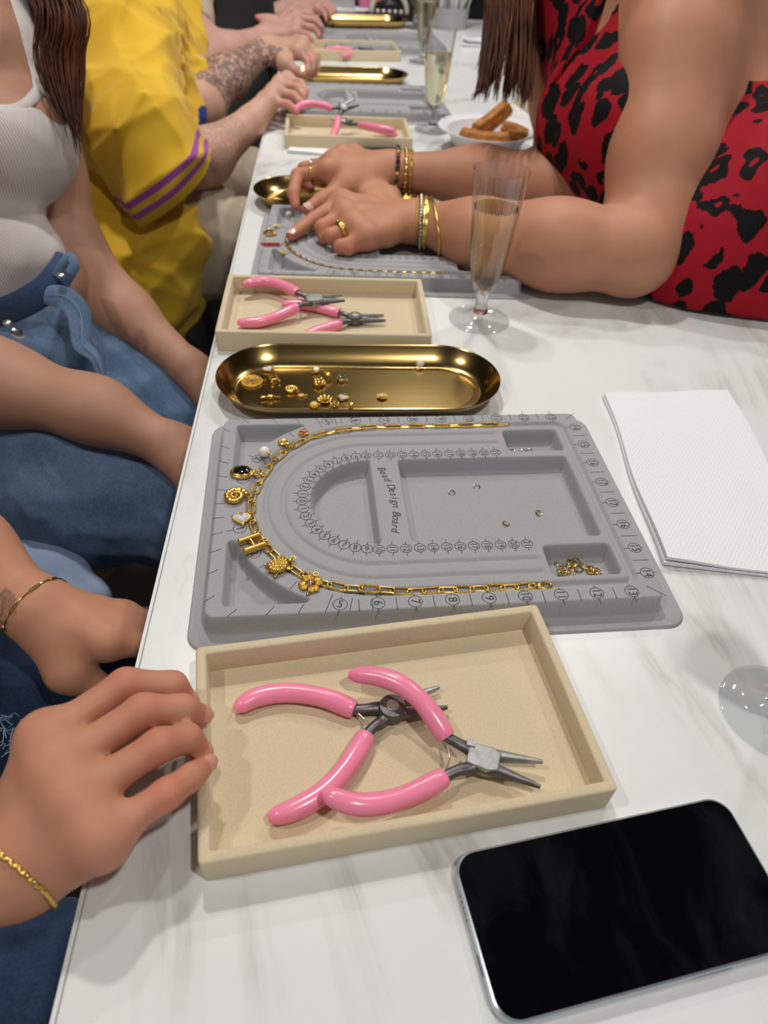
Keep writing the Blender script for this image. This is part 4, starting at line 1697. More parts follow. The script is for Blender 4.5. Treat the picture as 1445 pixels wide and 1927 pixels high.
def face_parts(parent, c, face, iris):
    f = Vector(face).normalized()
    s = Vector((0, 0, 1)).cross(f)
    for q in (-1, 1):
        p = Vector(c) + f * .080 + s * q * .032 + Vector((0, 0, .003))
        e = MB().ball(tuple(p), .0115, 16).build('eye', M['white_plastic'], parent)
        MB().ball(tuple(p + f * .0085), .0048, 12).build('iris', iris, e)
    pts = [Vector(c) + f * (.098 - abs(k) * .0025) + s * (k * .006) - Vector((0, 0, .050)) for k in range(-4, 5)]
    MB().tube(pts, [.0016, .003, .004, .0045, .0045, .0045, .004, .003, .0016], 8).build('lips', simple('lips', '#A8584F', .4), parent)


def hair_mesh(name, mat, parent, strands, r=.0016, n=5):
    mb = MB()
    for P, k in strands:
        Q = catmull(P, 5)
        m = len(Q)
        mb.tube(Q, [r * k * (1 - .85 * (i / (m - 1)) ** 3) for i in range(m)], n, flat=.6)
    o = mb.build(name, mat, parent, angle=180)
    return tag(o, kind='stuff')


def hair_mat(name, a, b):
    t = NT(name)
    t.base(t.ramp(t.noise(26, 3, .6, stretch=(1, 1, .15)), [(.3, lin(a)), (.7, lin(b))]))
    t.set(Roughness=.48)
    t.p.inputs['Specular IOR Level'].default_value = .22
    return t.m


def denim(name, a, b, sc=1.0):
    t = NT(name)
    tw = t.n('TexWave', Scale=620 * sc, wave_type='BANDS', bands_direction='DIAGONAL', Distortion=1.5, Detail=2)
    t.l(t.tc.outputs['Object'], tw.inputs['Vector'])
    f = t.math('ADD', t.math('MULTIPLY', tw.outputs['Fac'], .18), t.math('MULTIPLY', t.noise(14, 5, .62), .55))
    f = t.math('ADD', f, t.math('MULTIPLY', t.noise(420, 3, .7), .35))
    t.base(t.ramp(f, [(.30, lin(a)), (.85, lin(b))]))
    t.set(Roughness=.9, Sheen_Weight=.1)
    t.p.inputs['Specular IOR Level'].default_value = .15
    t.bump(tw.outputs['Fac'], .25, .0005)
    return t.m


def wrinkle(freqs, amp, seed=0, stretch=(1, 1, 1)):
    r = np.random.default_rng(seed)
    W = []
    for fq in freqs:
        for _ in range(3):
            d = r.normal(size=3) * np.array(stretch)
            d /= np.linalg.norm(d)
            W.append((d * fq, r.uniform(0, 6.28), r.normal(size=3) * fq * .35))

    def fn(X):
        s = 0
        for d, ph, e in W:
            q = np.sin(X @ d + ph + 1.3 * np.sin(X @ e))
            s = s + (1 - np.abs(q)) ** 2
        return -amp * (s / len(W) - .33)
    return fn


m_skinA = skin('tanned_skin', '#BC8569', '#C96A58', (95, 1, .4))
m_skinB = skin('light_skin', '#AC7F67', '#C0675E')
m_skinC = skin('tattooed_skin', '#C39A86', '#C86A60', (110, 4, .6))
m_skinD = skin('pale_skin', '#C79A8C', '#C8706C')
m_skinF = skin('warm_skin', '#B88164', '#C2655A')
m_nail = simple('nail_polish', '#E2B4A8', .2, var=.03, Coat_Weight=.5)
m_nail_bare = simple('bare_nail', '#CB9280', .3, var=.03)
m_denim = denim('blue_denim', '#24364F', '#7F9ABB')
m_dark_denim = denim('dark_blue_denim', '#0F1B2E', '#41587C')
m_pale_denim = denim('pale_denim', '#8398BC', '#B4C2DA')
m_thread = simple('pale_thread', '#6C819A', .8)
m_iris = simple('brown_iris', '#4A2E1C', .2)
UPZ = (0, 0, 1)


# ---- person at the lower left: two bare forearms, dark jeans
pA = thing('person', 'person at the lower left edge in dark jeans, one hand by the nearest tray', 'person', (-.45, -.13, -.30))
oA = np.array((-.45, -.13, -.30))


def at(parent_loc, o):
    """keep world coordinates for a child of an Empty that stands at parent_loc"""
    o.location = (-parent_loc[0], -parent_loc[1], -parent_loc[2])
    return o


B = Sdf()
wr = (-0.0259, -0.2330, 0.0200)
B.chain([(-.27, -.30, -.03), (-.12, -.265, .0), wr], [.042, .036, .0225], .03, ((0, .25, 1), 1.25))
A_MCP = [(-0.0210, -0.1847, 0.0470), (-0.0103, -0.2017, 0.0500), (0.0017, -0.2171, 0.0480), (0.0160, -0.2333, 0.0420)]
A_PIP = [(0.0131, -0.1559, 0.0520), (0.0264, -0.1748, 0.0560), (0.0378, -0.1930, 0.0540), (0.0440, -0.2150, 0.0470)]
A_DIP = [(0.0362, -0.1518, 0.0440), (0.0444, -0.1688, 0.0470), (0.0491, -0.1850, 0.0460), (0.0533, -0.2036, 0.0410)]
A_TIP = [(0.0428, -0.1541, 0.0325), (0.0519, -0.1646, 0.0335), (0.0546, -0.1852, 0.0335), (0.0584, -0.1931, 0.0335)]
hand(B, wr, A_MCP, A_PIP, A_DIP, A_TIP, [(-.028, -.205, .020), (-.006, -.178, .018), (.014, -.166, .014), (.031, -.163, .0105)], r=1.0, palm=.0125)
# other arm, reaching under the table edge
wl = (-0.1047, -0.0143, -0.0564)
B.chain([(-.285, .085, .062), (-0.1676, 0.0277, -0.0358), wl], [.041, .0330, .0225], .03, ((-.5, .3, .8), 1.2))
L_MCP = [(-0.0489, -0.0378, -0.0682), (-0.0428, -0.0238, -0.0746), (-0.0430, -0.0099, -0.0817), (-0.0491, 0.0029, -0.0908)]
L_PIP = [(-0.0181, -0.0332, -0.0820), (-0.0141, -0.0160, -0.0896), (-0.0143, -0.0014, -0.0945), (-0.0228, 0.0103, -0.1021)]
L_DIP = [(-0.0072, -0.0318, -0.1087), (-0.0010, -0.0124, -0.1137), (-0.0003, 0.0016, -0.1162), (-0.0098, 0.0114, -0.1185)]
L_TIP = [(-0.0048, -0.0332, -0.1319), (0.0030, -0.0145, -0.1361), (0.0019, -0.0007, -0.1361), (-0.0072, 0.0091, -0.1354)]
hand(B, wl, L_MCP, L_PIP, L_DIP, L_TIP, [(-0.0896, -0.0348, -0.0693), (-0.0782, -0.0512, -0.0857), (-0.0595, -0.0550, -0.1024), (-0.0432, -0.0514, -0.1189)], r=1.0, up=(-.45, -.1, .88))
# upper arms, trunk, neck and head outside the frame
B.chain([(-.27, -.30, -.03), (-.44, -.335, .21)], [.044, .055], .04)
B.chain([(-.285, .085, .062), (-.44, .055, .22)], [.043, .055], .04)
B.chain([(-.46, -.14, -.14), (-.48, -.14, .02), (-.48, -.14, .20)], [.125, .110, .115], .06, ((1, 0, 0), 1.35))
B.cone((-.44, -.335, .22), (-.44, .055, .22), .055, .055, .05)
B.cone((-.47, -.14, .25), (-.44, -.14, .36), .056, .053, .03)
head(B, (-.43, -.14, .46), (1, .1, -.35))
B_A = B
bA = at(oA, B.build('body', m_skinA, pA, .0020, attrs={'flush': flush_attr(B.flush), 'tattoo': lambda V: .6 * (np.linalg.norm(V - np.array((-0.1200, -0.0236, -0.0460)), axis=1) < .017)}, coarse=lambda V: (V[:, 0] < -.19) | (V[:, 2] > .14)))
up1 = (.25, 0, .97)
for i in range(4):
    d = np.array(A_TIP[i]) - np.array(A_DIP[i])
    at(oA, nail(pA, A_DIP[i], A_TIP[i], (.8, 0, .6), (.0062, .0063, .0060, .0054)[i] * .97, m_nail_bare, .0090))
H = hair_mat('brown_hair', '#1E0F08', '#4A2915')
S_ = Sdf().ell((-.445, -.14, .478), (.108, .088, .105), .02).cone((-.50, -.14, .46), (-.54, -.14, .28), .07, .05, .04)
at(oA, S_.build('hair', H, pA, .006))
face_parts_loc = (-.43, -.14, .46)
S_ = Sdf()
S_.chain([(-.47, -.14, -.10), (-.485, -.14, .04), (-.485, -.14, .21)], [.132, .118, .122], .06, ((1, 0, 0), 1.33))
S_.cone((-.445, -.32, .222), (-.445, .04, .222), .062, .062, .05)
S_.clips.append(lambda X: X[..., 2] - .265)
S_.clips.append(lambda X: np.abs(X[..., 1] + .14) - .235)
at(oA, S_.build('sleeveless_top', simple('grey_jersey', '#7C7C80', .9), pA, .005))
S_ = Sdf()
S_.cone((-.47, -.14, -.17), (-.47, -.14, -.08), .155, .135, .05, ((1, 0, 0), 1.2))
S_.chain([(-.42, -.235, -.205), (.06, -.275, -.195)], [.098, .078], .05)
S_.chain([(-.42, -.055, -.205), (.06, .015, -.200)], [.098, .078], .05)
S_.chain([(.06, -.275, -.195), (.07, -.275, -.62)], [.074, .058], .03)
S_.chain([(.06, .015, -.200), (.08, .01, -.62)], [.074, .058], .03)
S_.disp = wrinkle((45, 80), .0120, 4, (1, .35, .35))
at(oA, S_.build('jeans', m_dark_denim, pA, .0055))
# frayed patch on the jeans by the wrist
fr = MB()
r = random.Random(2)
for k in range(70):
    p = Vector((-.115 + r.uniform(-.022, .022), -.085 + r.uniform(-.02, .012), -.112 + r.uniform(0, .004)))
    fr.tube([p, p + Vector((r.uniform(-.006, .006), r.uniform(-.01, .002), r.uniform(.001, .004))), p + Vector((r.uniform(-.01, .01), r.uniform(-.016, .004), r.uniform(0, .002)))], .0005, 4)
tag(at(oA, fr.build('frayed_threads', m_thread, pA)), kind='stuff')
for y in (-.275, .01):
    S_ = Sdf().cone((.05, y, -.695), (.19, y, -.705), .036, .030, .02).cone((.06, y, -.66), (.06, y, -.70), .04, .04, .02)
    at(oA, S_.build('shoe', M['black_plastic'], pA, .006))
face_parts(pA, (0, 0, 0), (1, .1, -.35), m_iris)
for ch in pA.children:
    if ch.name.split('.')[0] in ('eye', 'lips'):
        ch.location = Vector(face_parts_loc) - Vector(oA)


def bracelet_path(c, axis, ra, rb, up, n=60):
    ax = Vector(axis).normalized()
    u = Vector(up)
    u = (u - ax * u.dot(ax)).normalized()
    s = ax.cross(u)
    return [Vector(c) + s * (ra * math.cos(2 * PI * k / n)) + u * (rb * math.sin(2 * PI * k / n)) for k in range(n)]


def ring_on(B, c, axis, up, n=60, off=.001, rmax=.06, smooth=1):
    """closed loop lying on the surface of body B in the plane through c across axis"""
    ax = v(*axis) / np.linalg.norm(axis)
    u = v(*up)
    u = u - ax * u.dot(ax)
    u /= np.linalg.norm(u)
    s = np.cross(ax, u)
    q = 2 * PI * np.arange(n) / n
    D = np.cos(q)[:, None] * s + np.sin(q)[:, None] * u
    R = np.linspace(.002, rmax, 120)
    X = v(*c) + D[:, None, :] * R[None, :, None]
    F = B.field(X, B.base, B.digits)
    r = np.array([R[np.argmax(f > 0)] if (f > 0).any() else rmax for f in F]) + off
    for _ in range(smooth):
        r = np.maximum(r, (np.roll(r, 1) + r + np.roll(r, -1)) / 3)
    return [Vector(d * k) for d, k in zip(D, r)]


def rope(name, label, body, c, axis, up, mat, cat='bracelet', beads=54, r=.0011, group=None):
    P = ring_on(body, c, axis, up, beads, r * .6)
    o = thing(name, label, cat, tuple(c), 0, group)
    src = None
    for k in range(beads):
        t = (P[(k + 1) % beads] - P[k - 1]).normalized()
        if src is None:
            src = MB().ball((0, 0, 0), (r * 1.9, r, r * .75), 8).build('link', M[mat], o)
            l = src
        else:
            l = src.copy()
            COL.objects.link(l)
        l.location = P[k]
        q = t.to_track_quat('X', 'Z')
        l.rotation_euler = (q @ Euler((0, 0, .6 if k % 2 else -.6)).to_quaternion()).to_euler()
    return o


ax = np.array(wr) - np.array((-.12, -.265, .0))
rope('rope_bracelet', 'gold twisted rope bracelet on the wrist at the lower left frame edge', B_A, (-0.0200, -0.2444, 0.0200), np.array((-0.0122, -0.2320, 0.0200)) - np.array((-0.0200, -0.2444, 0.0200)), UPZ, 'gold', beads=64, r=.0012)
ax2 = np.array(wl) - np.array((-0.1676, 0.0277, -0.0358))
cbl = np.array(wl) - ax2 * .02
o = thing('chain_bracelet', 'thin gold chain bracelet with small bars on the wrist beside the pale denim', 'bracelet', tuple(cbl))
P = ring_on(B_A, cbl, ax2, (-.5, .3, .8), 60, .0005)
MB().tube(P, .00045, 6, True).build('chain', M['gold_pale'], o)
for k in (2, 9, 16, 17, 23, 30, 44):
    t = (P[k + 1] - P[k - 1]).normalized()
    MB().tube([P[k] - t * .003, P[k] + t * .003], .0011 if k % 2 else .0014, 8).build('bar', M['gold_pale'], o)


# ---- person in the white ribbed tank top
oB = np.array((-.33, .50, -.30))
pB = thing('person', 'person in a white ribbed tank top and blue jeans with long brown hair', 'person', tuple(oB))
B = Sdf()
# right arm (nearer), left arm (farther)
B.chain([(-.345, .34, -.005), (-0.2329, 0.2958, -0.0542), (-0.1268, 0.2622, -0.0640), (-0.0513, 0.2407, -0.0936)], [.046, .0455, .0345, .0250], .03, ((.1, .3, .9), 1.12))
rw = (-0.0513, 0.2407, -0.0936)
hand(B, rw, [(-0.0112, 0.2190, -0.0978), (-0.0119, 0.2410, -0.1037), (-0.0157, 0.2587, -0.1072), (-0.0232, 0.2760, -0.1115)], [(0.0163, 0.2223, -0.1280), (0.0196, 0.2435, -0.1343), (0.0164, 0.2627, -0.1361), (0.0052, 0.2779, -0.1358)],
     [(0.0225, 0.2209, -0.1582), (0.0280, 0.2417, -0.1647), (0.0243, 0.2608, -0.1667), (0.0112, 0.2748, -0.1605)], [(0.0183, 0.2161, -0.1785), (0.0231, 0.2359, -0.1862), (0.0200, 0.2557, -0.1873), (0.0067, 0.2718, -0.1788)],
     [(-0.0394, 0.2190, -0.1009), (-0.0242, 0.2054, -0.1137), (-0.0044, 0.2003, -0.1318), (0.0112, 0.1990, -0.1462)], r=1.0, up=(-.1, -.2, .95))
B.chain([(-0.2728, 0.6813, 0.0235), (-0.2399, 0.6138, -0.0377), (-0.1569, 0.5280, -0.0913), (-0.0705, 0.4653, -0.1343)], [.047, .044, .037, .0250], .03, ((.3, .2, .9), 1.1))
lw = (-0.0705, 0.4653, -0.1343)
hand(B, lw, [(-0.0278, 0.4411, -0.1557), (-0.0261, 0.4619, -0.1582), (-0.0296, 0.4782, -0.1602), (-0.0376, 0.4949, -0.1622)], [(0.0040, 0.4389, -0.1839), (0.0096, 0.4577, -0.1853), (0.0051, 0.4755, -0.1858), (-0.0063, 0.4882, -0.1837)],
     [(0.0170, 0.4355, -0.2082), (0.0228, 0.4536, -0.2103), (0.0177, 0.4729, -0.2093), (0.0043, 0.4842, -0.2044)], [(0.0159, 0.4309, -0.2279), (0.0203, 0.4495, -0.2296), (0.0154, 0.4671, -0.2275), (0.0019, 0.4795, -0.2215)],
     [(-0.0582, 0.4448, -0.1477), (-0.0429, 0.4311, -0.1636), (-0.0228, 0.4240, -0.1808), (-0.0060, 0.4227, -0.1920)], r=1.0, up=(-.1, -.2, .95))
B.chain([(-0.2728, 0.6813, 0.0235), (-0.2948, 0.8386, 0.1748)], [.047, .052], .04)              # left upper arm
B.chain([(-.345, .34, -.005), (-.355, .385, .215)], [.048, .053], .04)      # right upper arm
tb_ = [(-0.3168, 0.5185, -0.0672), (-0.3369, 0.6160, 0.0056), (-0.3514, 0.7160, 0.0889), (-0.3650, 0.8244, 0.1741)]
B.chain(tb_, [.105, .088, .095, .095], .05, ((.75, -.65, 0), 1.15))
B.cone((-0.2963, 0.8412, 0.1774), (-.355, .385, .215), .052, .052, .05)
B.ell((-0.2589, 0.5817, 0.1021), (.068, .066, .066), .03)
B.ell((-0.3426, 0.5427, 0.1027), (.068, .066, .066), .03)
B.ell((-0.2811, 0.6724, 0.1453), (.066, .058, .075), .05)
B.ell((-0.3490, 0.6577, 0.1516), (.066, .058, .075), .05)
B.cone((-0.3650, 0.8446, 0.1957), (-0.3600, 0.9019, 0.2722), .060, .052, .04)
hB = (-0.3515, 0.9429, 0.3316)
head(B, hB, (.8, -.55, -.2))
B_B = B
bB = at(oB, B.build('body', m_skinB, pB, .0028, attrs={'flush': flush_attr(B.flush)}, coarse=lambda V: V[:, 2] > .27))
# ribbed tank top
T_ = Sdf()
T_.chain(tb_, [.107, .090, .097, .097], .05, ((.75, -.65, 0), 1.15))
T_.ell((-0.2576, 0.5784, 0.1031), (.071, .069, .069), .03)
T_.ell((-0.3409, 0.5393, 0.1037), (.071, .069, .069), .03)
T_.ell((-0.2807, 0.6713, 0.1456), (.069, .061, .078), .05)
T_.ell((-0.3485, 0.6565, 0.1519), (.069, .061, .078), .05)
T_.ell((-0.2691, 0.5076, -0.0076), (.060, .058, .055), .04)
T_.base.append(dict(t=0, a=v(*(-0.2963, 0.8412, 0.1774)), b=v(-.355, .385, .215), ra=.055, rb=.055, k=.05, flat=None))


def on_body(B, x, y, z0=.6, z1=1.25):
    """first point of body B met by the line of sight through (x, y), and the outward normal there"""
    ds = np.linspace(z0, z1, 400)
    o, q = np.array(wdp(x, y, 0)), np.array(wdp(x, y, 1))
    X = o + (q - o) * ds[:, None]
    f = B.field(X, B.base, B.digits)
    p = X[np.argmax(f < 0)]
    e = .003
    g = np.array([B.field((p + d)[None], B.base, B.digits)[0] - B.field((p - d)[None], B.base, B.digits)[0] for d in np.eye(3) * e])
    return p, g / np.linalg.norm(g)


def wdp(px, py, d):
    """world point on the line of sight of the photograph's camera at forward distance d"""
    mw = cam.matrix_world
    q = mw.to_3x3() @ Vector(((px - 722.5) / 1336, -(py - 963.5) / 1336, -1.0))
    return mw.translation + q * d


P1, P2 = on_body(B_B, 82, 150)[0], on_body(B_B, 118, 235)[0]
pn = np.cross(P2 - P1, v(0, -1, 0))
pn = pn / np.linalg.norm(pn)
pn = pn if pn[2] > 0 else -pn
sc_c = on_body(B_B, -2, 132)[0]
sc_r = np.linalg.norm(on_body(B_B, 2, 208)[0] - sc_c)


def tank_clip(X):
    """scooped neckline between sloping armhole lines"""
    scoop = sc_r - np.linalg.norm(X - sc_c, axis=-1)
    return np.maximum(np.maximum((X - P1) @ pn, X[..., 2] - P1[2] - .012), scoop)


def strap(name, pts, w, flat, lift):
    P, U = [], []
    for x, y in pts:
        p, n_ = on_body(B_B, x, y)
        P.append(Vector(p + n_ * lift))
        U.append(Vector(n_))
    Q, N_ = catmull(P, 5), catmull(U, 5)
    vs, fs = [], []
    n = 10
    for i, (q, u) in enumerate(zip(Q, N_)):
        t = (Q[min(i + 1, len(Q) - 1)] - Q[max(i - 1, 0)]).normalized()
        u = (u - t * u.dot(t)).normalized()
        b = t.cross(u)
        vs += [q + b * (math.cos(2 * PI * k / n) * w) + u * (math.sin(2 * PI * k / n) * w * flat) for k in range(n)]
    for i in range(len(Q) - 1):
        for k in range(n):
            l = (k + 1) % n
            fs.append((i * n + k, (i + 1) * n + k, (i + 1) * n + l, i * n + l))
    fs += [tuple(range(n)), tuple((len(Q) - 1) * n + k for k in range(n))]
    return at(oB, MB().add(vs, fs).build(name, rib.m, pB, angle=70))


T_.clips.append(tank_clip)
zb = (-0.2689, 0.4529, -0.0441)[2]
T_.clips.append(lambda X: (zb - .004 * 0) - X[..., 2] - .25 * ((X[..., 0] + .2)) - .01)
T_.disp = wrinkle((38,), .0040, 2)
rib = NT('white_rib_knit')
wv = rib.n('TexWave', Scale=150, wave_type='BANDS', bands_direction='DIAGONAL', Distortion=.6)
mpp = rib.n('Mapping')
mpp.inputs['Scale'].default_value = (1, 1, .12)
rib.l(rib.tc.outputs['Object'], mpp.inputs[0])
rib.l(mpp.outputs[0], wv.inputs['Vector'])
rib.base(rib.ramp(wv.outputs['Fac'], [(0, lin('#BFB5B0')), (.7, lin('#D6CECA'))]))
rib.set(Roughness=.85, Sheen_Weight=.2)
rib.bump(wv.outputs['Fac'], .5, .0008)
at(oB, T_.build('tank_top', rib.m, pB, .0035))
strap('strap', [(82, 182), (74, 140), (62, 92), (46, 40), (30, -10), (14, -55)], .0125, .20, .0012)
strap('strap', [(-92, 182), (-88, 140), (-80, 92), (-68, 40), (-54, -10), (-40, -55)], .0125, .20, .0012)
strap('neck_binding', [(-66, 172), (-48, 194), (-24, 206), (2, 209), (30, 207), (54, 194), (72, 172)], .0062, .40, .0026)
# jeans
J = Sdf()
J.cone((-0.3215, 0.5137, -0.0875), (-0.3272, 0.4430, -0.1491), .115, .135, .05, ((.75, -.65, 0), 1.1))
J.ell((-0.2492, 0.4319, -0.0865), (.075, .07, .06), .05)
J.chain([(-0.3361, 0.3533, -0.2019), (-0.1710, 0.2857, -0.1831), (-0.0233, 0.2551, -0.1852)], [.100, .094, .076], .05)
J.chain([(-0.3275, 0.5183, -0.1713), (-0.1690, 0.4986, -0.2047), (0.0050, 0.4635, -0.2383)], [.098, .090, .074], .05)
kr, kl = v(*(-0.0233, 0.2551, -0.1852)), v(*(0.0050, 0.4635, -0.2383))
J.chain([kr, v(kr[0] + .02, kr[1], -.62)], [.072, .058], .03)
J.chain([kl, v(kl[0] + .02, kl[1], -.62)], [.072, .058], .03)
J.disp = wrinkle((45, 80), .0130, 9, (1, .4, .4))
zj = (-0.2624, 0.4592, -0.0366)[2]
J.clips.append(lambda X: X[..., 2] - zj - .02 - .25 * (X[..., 0] + .2))
at(oB, J.build('jeans', m_denim, pB, .0048))
wb = catmull([(-0.2953, 0.3973, -0.0330), (-0.2492, 0.3814, -0.0157), (-0.2202, 0.3825, -0.0041), (-0.1985, 0.3963, 0.0056), (-0.1881, 0.4224, 0.0127), (-0.1913, 0.4680, 0.0097)], 6)
at(oB, MB().tube(wb, .0150, 12, flat=.22, up=(.3, -.75, .35)).build('waistband', m_dark_denim, pB))
fly = catmull([(-0.1985, 0.3918, 0.0008), (-0.1776, 0.3890, 0.0001), (-0.1620, 0.3780, -0.0100), (-0.1567, 0.3568, -0.0248), (-0.1537, 0.3420, -0.0329), (-0.1379, 0.3279, -0.0390), (-0.1309, 0.3142, -0.0528)], 6)
at(oB, MB().tube(fly, lerp_list([.010, .014, .014, .012, .010, .007, .005], len(fly)), 10, flat=.3, up=(.6, -.6, .5)).build('fly_placket', m_denim, pB))
at(oB, MB().tube([p + Vector((.004, -.006, .004)) for p in fly], .0007, 6).build('seam', m_thread, pB))
lp = catmull([(-0.1867, 0.4106, 0.0149), (-0.1788, 0.4144, 0.0272), (-0.1704, 0.4201, 0.0342), (-0.1662, 0.4142, 0.0282), (-0.1704, 0.4070, 0.0202)], 5)
at(oB, MB().tube(lp, .0052, 8, flat=.35, up=(.5, -.6, .6)).build('belt_loop', m_denim, pB))
for q in ((-0.1773, 0.3966, 0.0229), (-0.2295, 0.3497, -0.0108)):
    MB().ball((0, 0, 0), (.0052, .0052, .003), 14).build('button', M['silver'], pB).location = Vector(q) - Vector(oB)
pk = MB().ball((0, 0, 0), (.0055, .0075, .0008), 16).build('silver_patch', M['silver'], pB)
pk.location = Vector((-0.2251, 0.3547, -0.0270)) - Vector(oB)
pk.rotation_euler = (1.0, -.5, .9)
for kk in (kr, kl):
    S_ = Sdf().cone((kk[0] + .01, kk[1], -.695), (kk[0] + .15, kk[1], -.705), .036, .030, .02).cone((kk[0] + .02, kk[1], -.66), (kk[0] + .02, kk[1], -.70), .04, .04, .02)
    at(oB, S_.build('shoe', M['white_plastic'], pB, .006))
# long hair
H2 = hair_mat('auburn_brown_hair', '#180A05', '#6A3415')
r = random.Random(4)
st = []
for k in range(300):
    u = r.random()
    u = u * .45 + round(u * 6) / 6 * .55
    d = r.uniform(.80, .93)
    tx = 66 + 76 * u + r.uniform(-4, 4)
    bend = r.uniform(-9, 9)
    e = r.random() ** .6
    P0 = Vector(hB) + Vector((r.uniform(-.05, .05), r.uniform(-.04, .06), r.uniform(-.02, .09)))
    st.append((u, d, tx, bend, e, P0))


ST = []
for u, d, tx, bend, e, P0 in st:
    A0 = wdp(tx, -20, d)
    A1 = wdp(tx + 12 * u + bend * .4, 110, d - .005)
    A2 = wdp(112 + 44 * u * (1 - .3 * e) + bend * .8, 215, d - .01)
    yl = 150 + 165 * e * (.55 + .45 * u)
    A2 = A1.lerp(A2, min(1, (yl - 60) / 150))
    A3 = wdp(134 + 26 * (u - .3) + bend, yl, d - .01)
    ST.append(([P0, A0, A1, A2, A3], r.uniform(.5, 1.3)))
at(oB, hair_mesh('hair', H2, pB, ST, .0008, 4))
S_ = Sdf().ell(np.array(hB) + v(-.012, .008, .018), (.108, .092, .105), .02)
S_.cone(np.array(hB) + v(-.05, .04, -.02), np.array(hB) + v(-.08, .06, -.20), .07, .05, .04)
f_ = np.array([.8, -.55, 0]) / np.hypot(.8, .55)
S_.clips.append(lambda X: np.minimum((X - np.array(hB)) @ f_ - .055, X[..., 2] * 0 + 1))
at(oB, S_.build('hair_crown', H2, pB, .006))
face_parts(pB, (0, 0, 0), (.8, -.55, -.2), m_iris)
for ch in pB.children:
    if ch.name.split('.')[0] in ('eye', 'lips'):
        ch.location = Vector(hB) - Vector(oB)
o = thing('pendant_necklace', 'gold pendant necklace at the left frame edge above the white tank top', 'necklace', (-0.2816, 0.6752, 0.1894))
MB().lathe([(0, -.001), (.007, -.001), (.007, .001), (0, .001)], 18, Matrix.Rotation(1.2, 4, 'X')).build('pendant', M['gold_rough'], o)
MB().tube([Vector(a) - Vector((-0.2816, 0.6752, 0.1894)) for a in catmull([(-0.2816, 0.6788, 0.1932), (-0.3055, 0.7154, 0.2107), (-0.3262, 0.7576, 0.2316)], 6)], .0006, 6).build('chain', M['gold'], o)


# ---- person in the yellow shirt
oC = np.array((-.25, 1.02, -.30))
pC = thing('person', 'person in an oversized yellow shirt with tattooed forearms and beige trousers', 'person', tuple(oC))
B = Sdf()
c_w = (-0.0234, 1.0404, 0.0160)
B.chain([(-0.1707, 0.9304, -0.0294), (-0.0972, 0.9584, -0.0208), c_w], [.046, .042, .0255], .03)
hand(B, c_w, [(0.0378, 1.1882, 0.0559), (0.0281, 1.1431, 0.0580), (0.0202, 1.1056, 0.0538), (0.0119, 1.0772, 0.0445)],
     [(0.0649, 1.1640, 0.0550), (0.0600, 1.1303, 0.0551), (0.0534, 1.0963, 0.0503), (0.0447, 1.0675, 0.0420)],
     [(0.0721, 1.1483, 0.0463), (0.0700, 1.1180, 0.0460), (0.0650, 1.0877, 0.0423), (0.0570, 1.0631, 0.0358)],
     [(0.0732, 1.1392, 0.0395), (0.0719, 1.1112, 0.0389), (0.0668, 1.0845, 0.0362), (0.0598, 1.0613, 0.0312)],
     [(-0.0059, 1.1402, 0.0292), (0.0188, 1.1811, 0.0316), (0.0417, 1.1898, 0.0286), (0.0569, 1.1890, 0.0221)], r=1.02, up=(-.2, 0, 1))
c_l = (-0.0177, 1.4494, 0.0577)
B.chain([(-0.1424, 1.2044, -0.0049), (-0.0899, 1.3251, 0.0271), c_l], [.043, .038, .0255], .03)
hand(B, c_l, [(0.0479, 1.4850, 0.0661), (0.0607, 1.4531, 0.0701), (0.0592, 1.4233, 0.0674), (0.0508, 1.3999, 0.0635)],
     [(0.0903, 1.4544, 0.0453), (0.0861, 1.4336, 0.0519), (0.0820, 1.4049, 0.0502), (0.0734, 1.3848, 0.0497)],
     [(0.0905, 1.4268, 0.0304), (0.0839, 1.4113, 0.0352), (0.0798, 1.3875, 0.0358), (0.0711, 1.3726, 0.0364)],
     [(0.0836, 1.4103, 0.0194), (0.0771, 1.3984, 0.0236), (0.0730, 1.3786, 0.0254), (0.0644, 1.3652, 0.0278)],
     [(-0.0003, 1.4007, 0.0516), (0.0230, 1.3786, 0.0450), (0.0419, 1.3718, 0.0354), (0.0574, 1.3721, 0.0271)], r=1.02, up=(-.1, 0, 1))
c_t = [(-0.2921, 1.0112, -0.1689), (-0.3148, 1.1814, -0.0480), (-0.3792, 1.3954, 0.1005)]
B.chain(c_t, [.13, .125, .125], .06)
B.chain([(-0.1707, 0.9304, -0.0294), (-0.2599, 1.1397, 0.1042)], [.047, .06], .04)
B.chain([(-0.1424, 1.2044, -0.0049), (-0.2635, 1.5255, 0.1053)], [.047, .06], .04)
B.cone((-0.2599, 1.1430, 0.1077), (-0.2635, 1.5255, 0.1053), .06, .06, .05)
hC = (-0.3265, 1.5234, 0.2872)
B.cone((-0.3403, 1.3984, 0.1374), (-0.3265, 1.4653, 0.2251), .06, .055, .04)
head(B, hC, (1, -.2, -.4))
ca, cb_ = v(*(-0.0972, 0.9584, -0.0208)), v(*c_w)
la, lb = v(*(-0.1177, 1.2700, 0.0092)), v(*c_l)


def seg_t(V, a, b):
    return ((V - a) @ (b - a)) / ((b - a) @ (b - a)), np.linalg.norm(np.cross(V - a, (b - a) / np.linalg.norm(b - a)), axis=1)


def tat(V):
    t, d = seg_t(V, ca, cb_)
    w = np.where((d < .06) & (t > -.2) & (t < .75), .30, 0)
    t, d = seg_t(V, la, lb)
    return np.maximum(w, np.where((d < .06) & (t > -.3) & (t < .90), .9, 0))


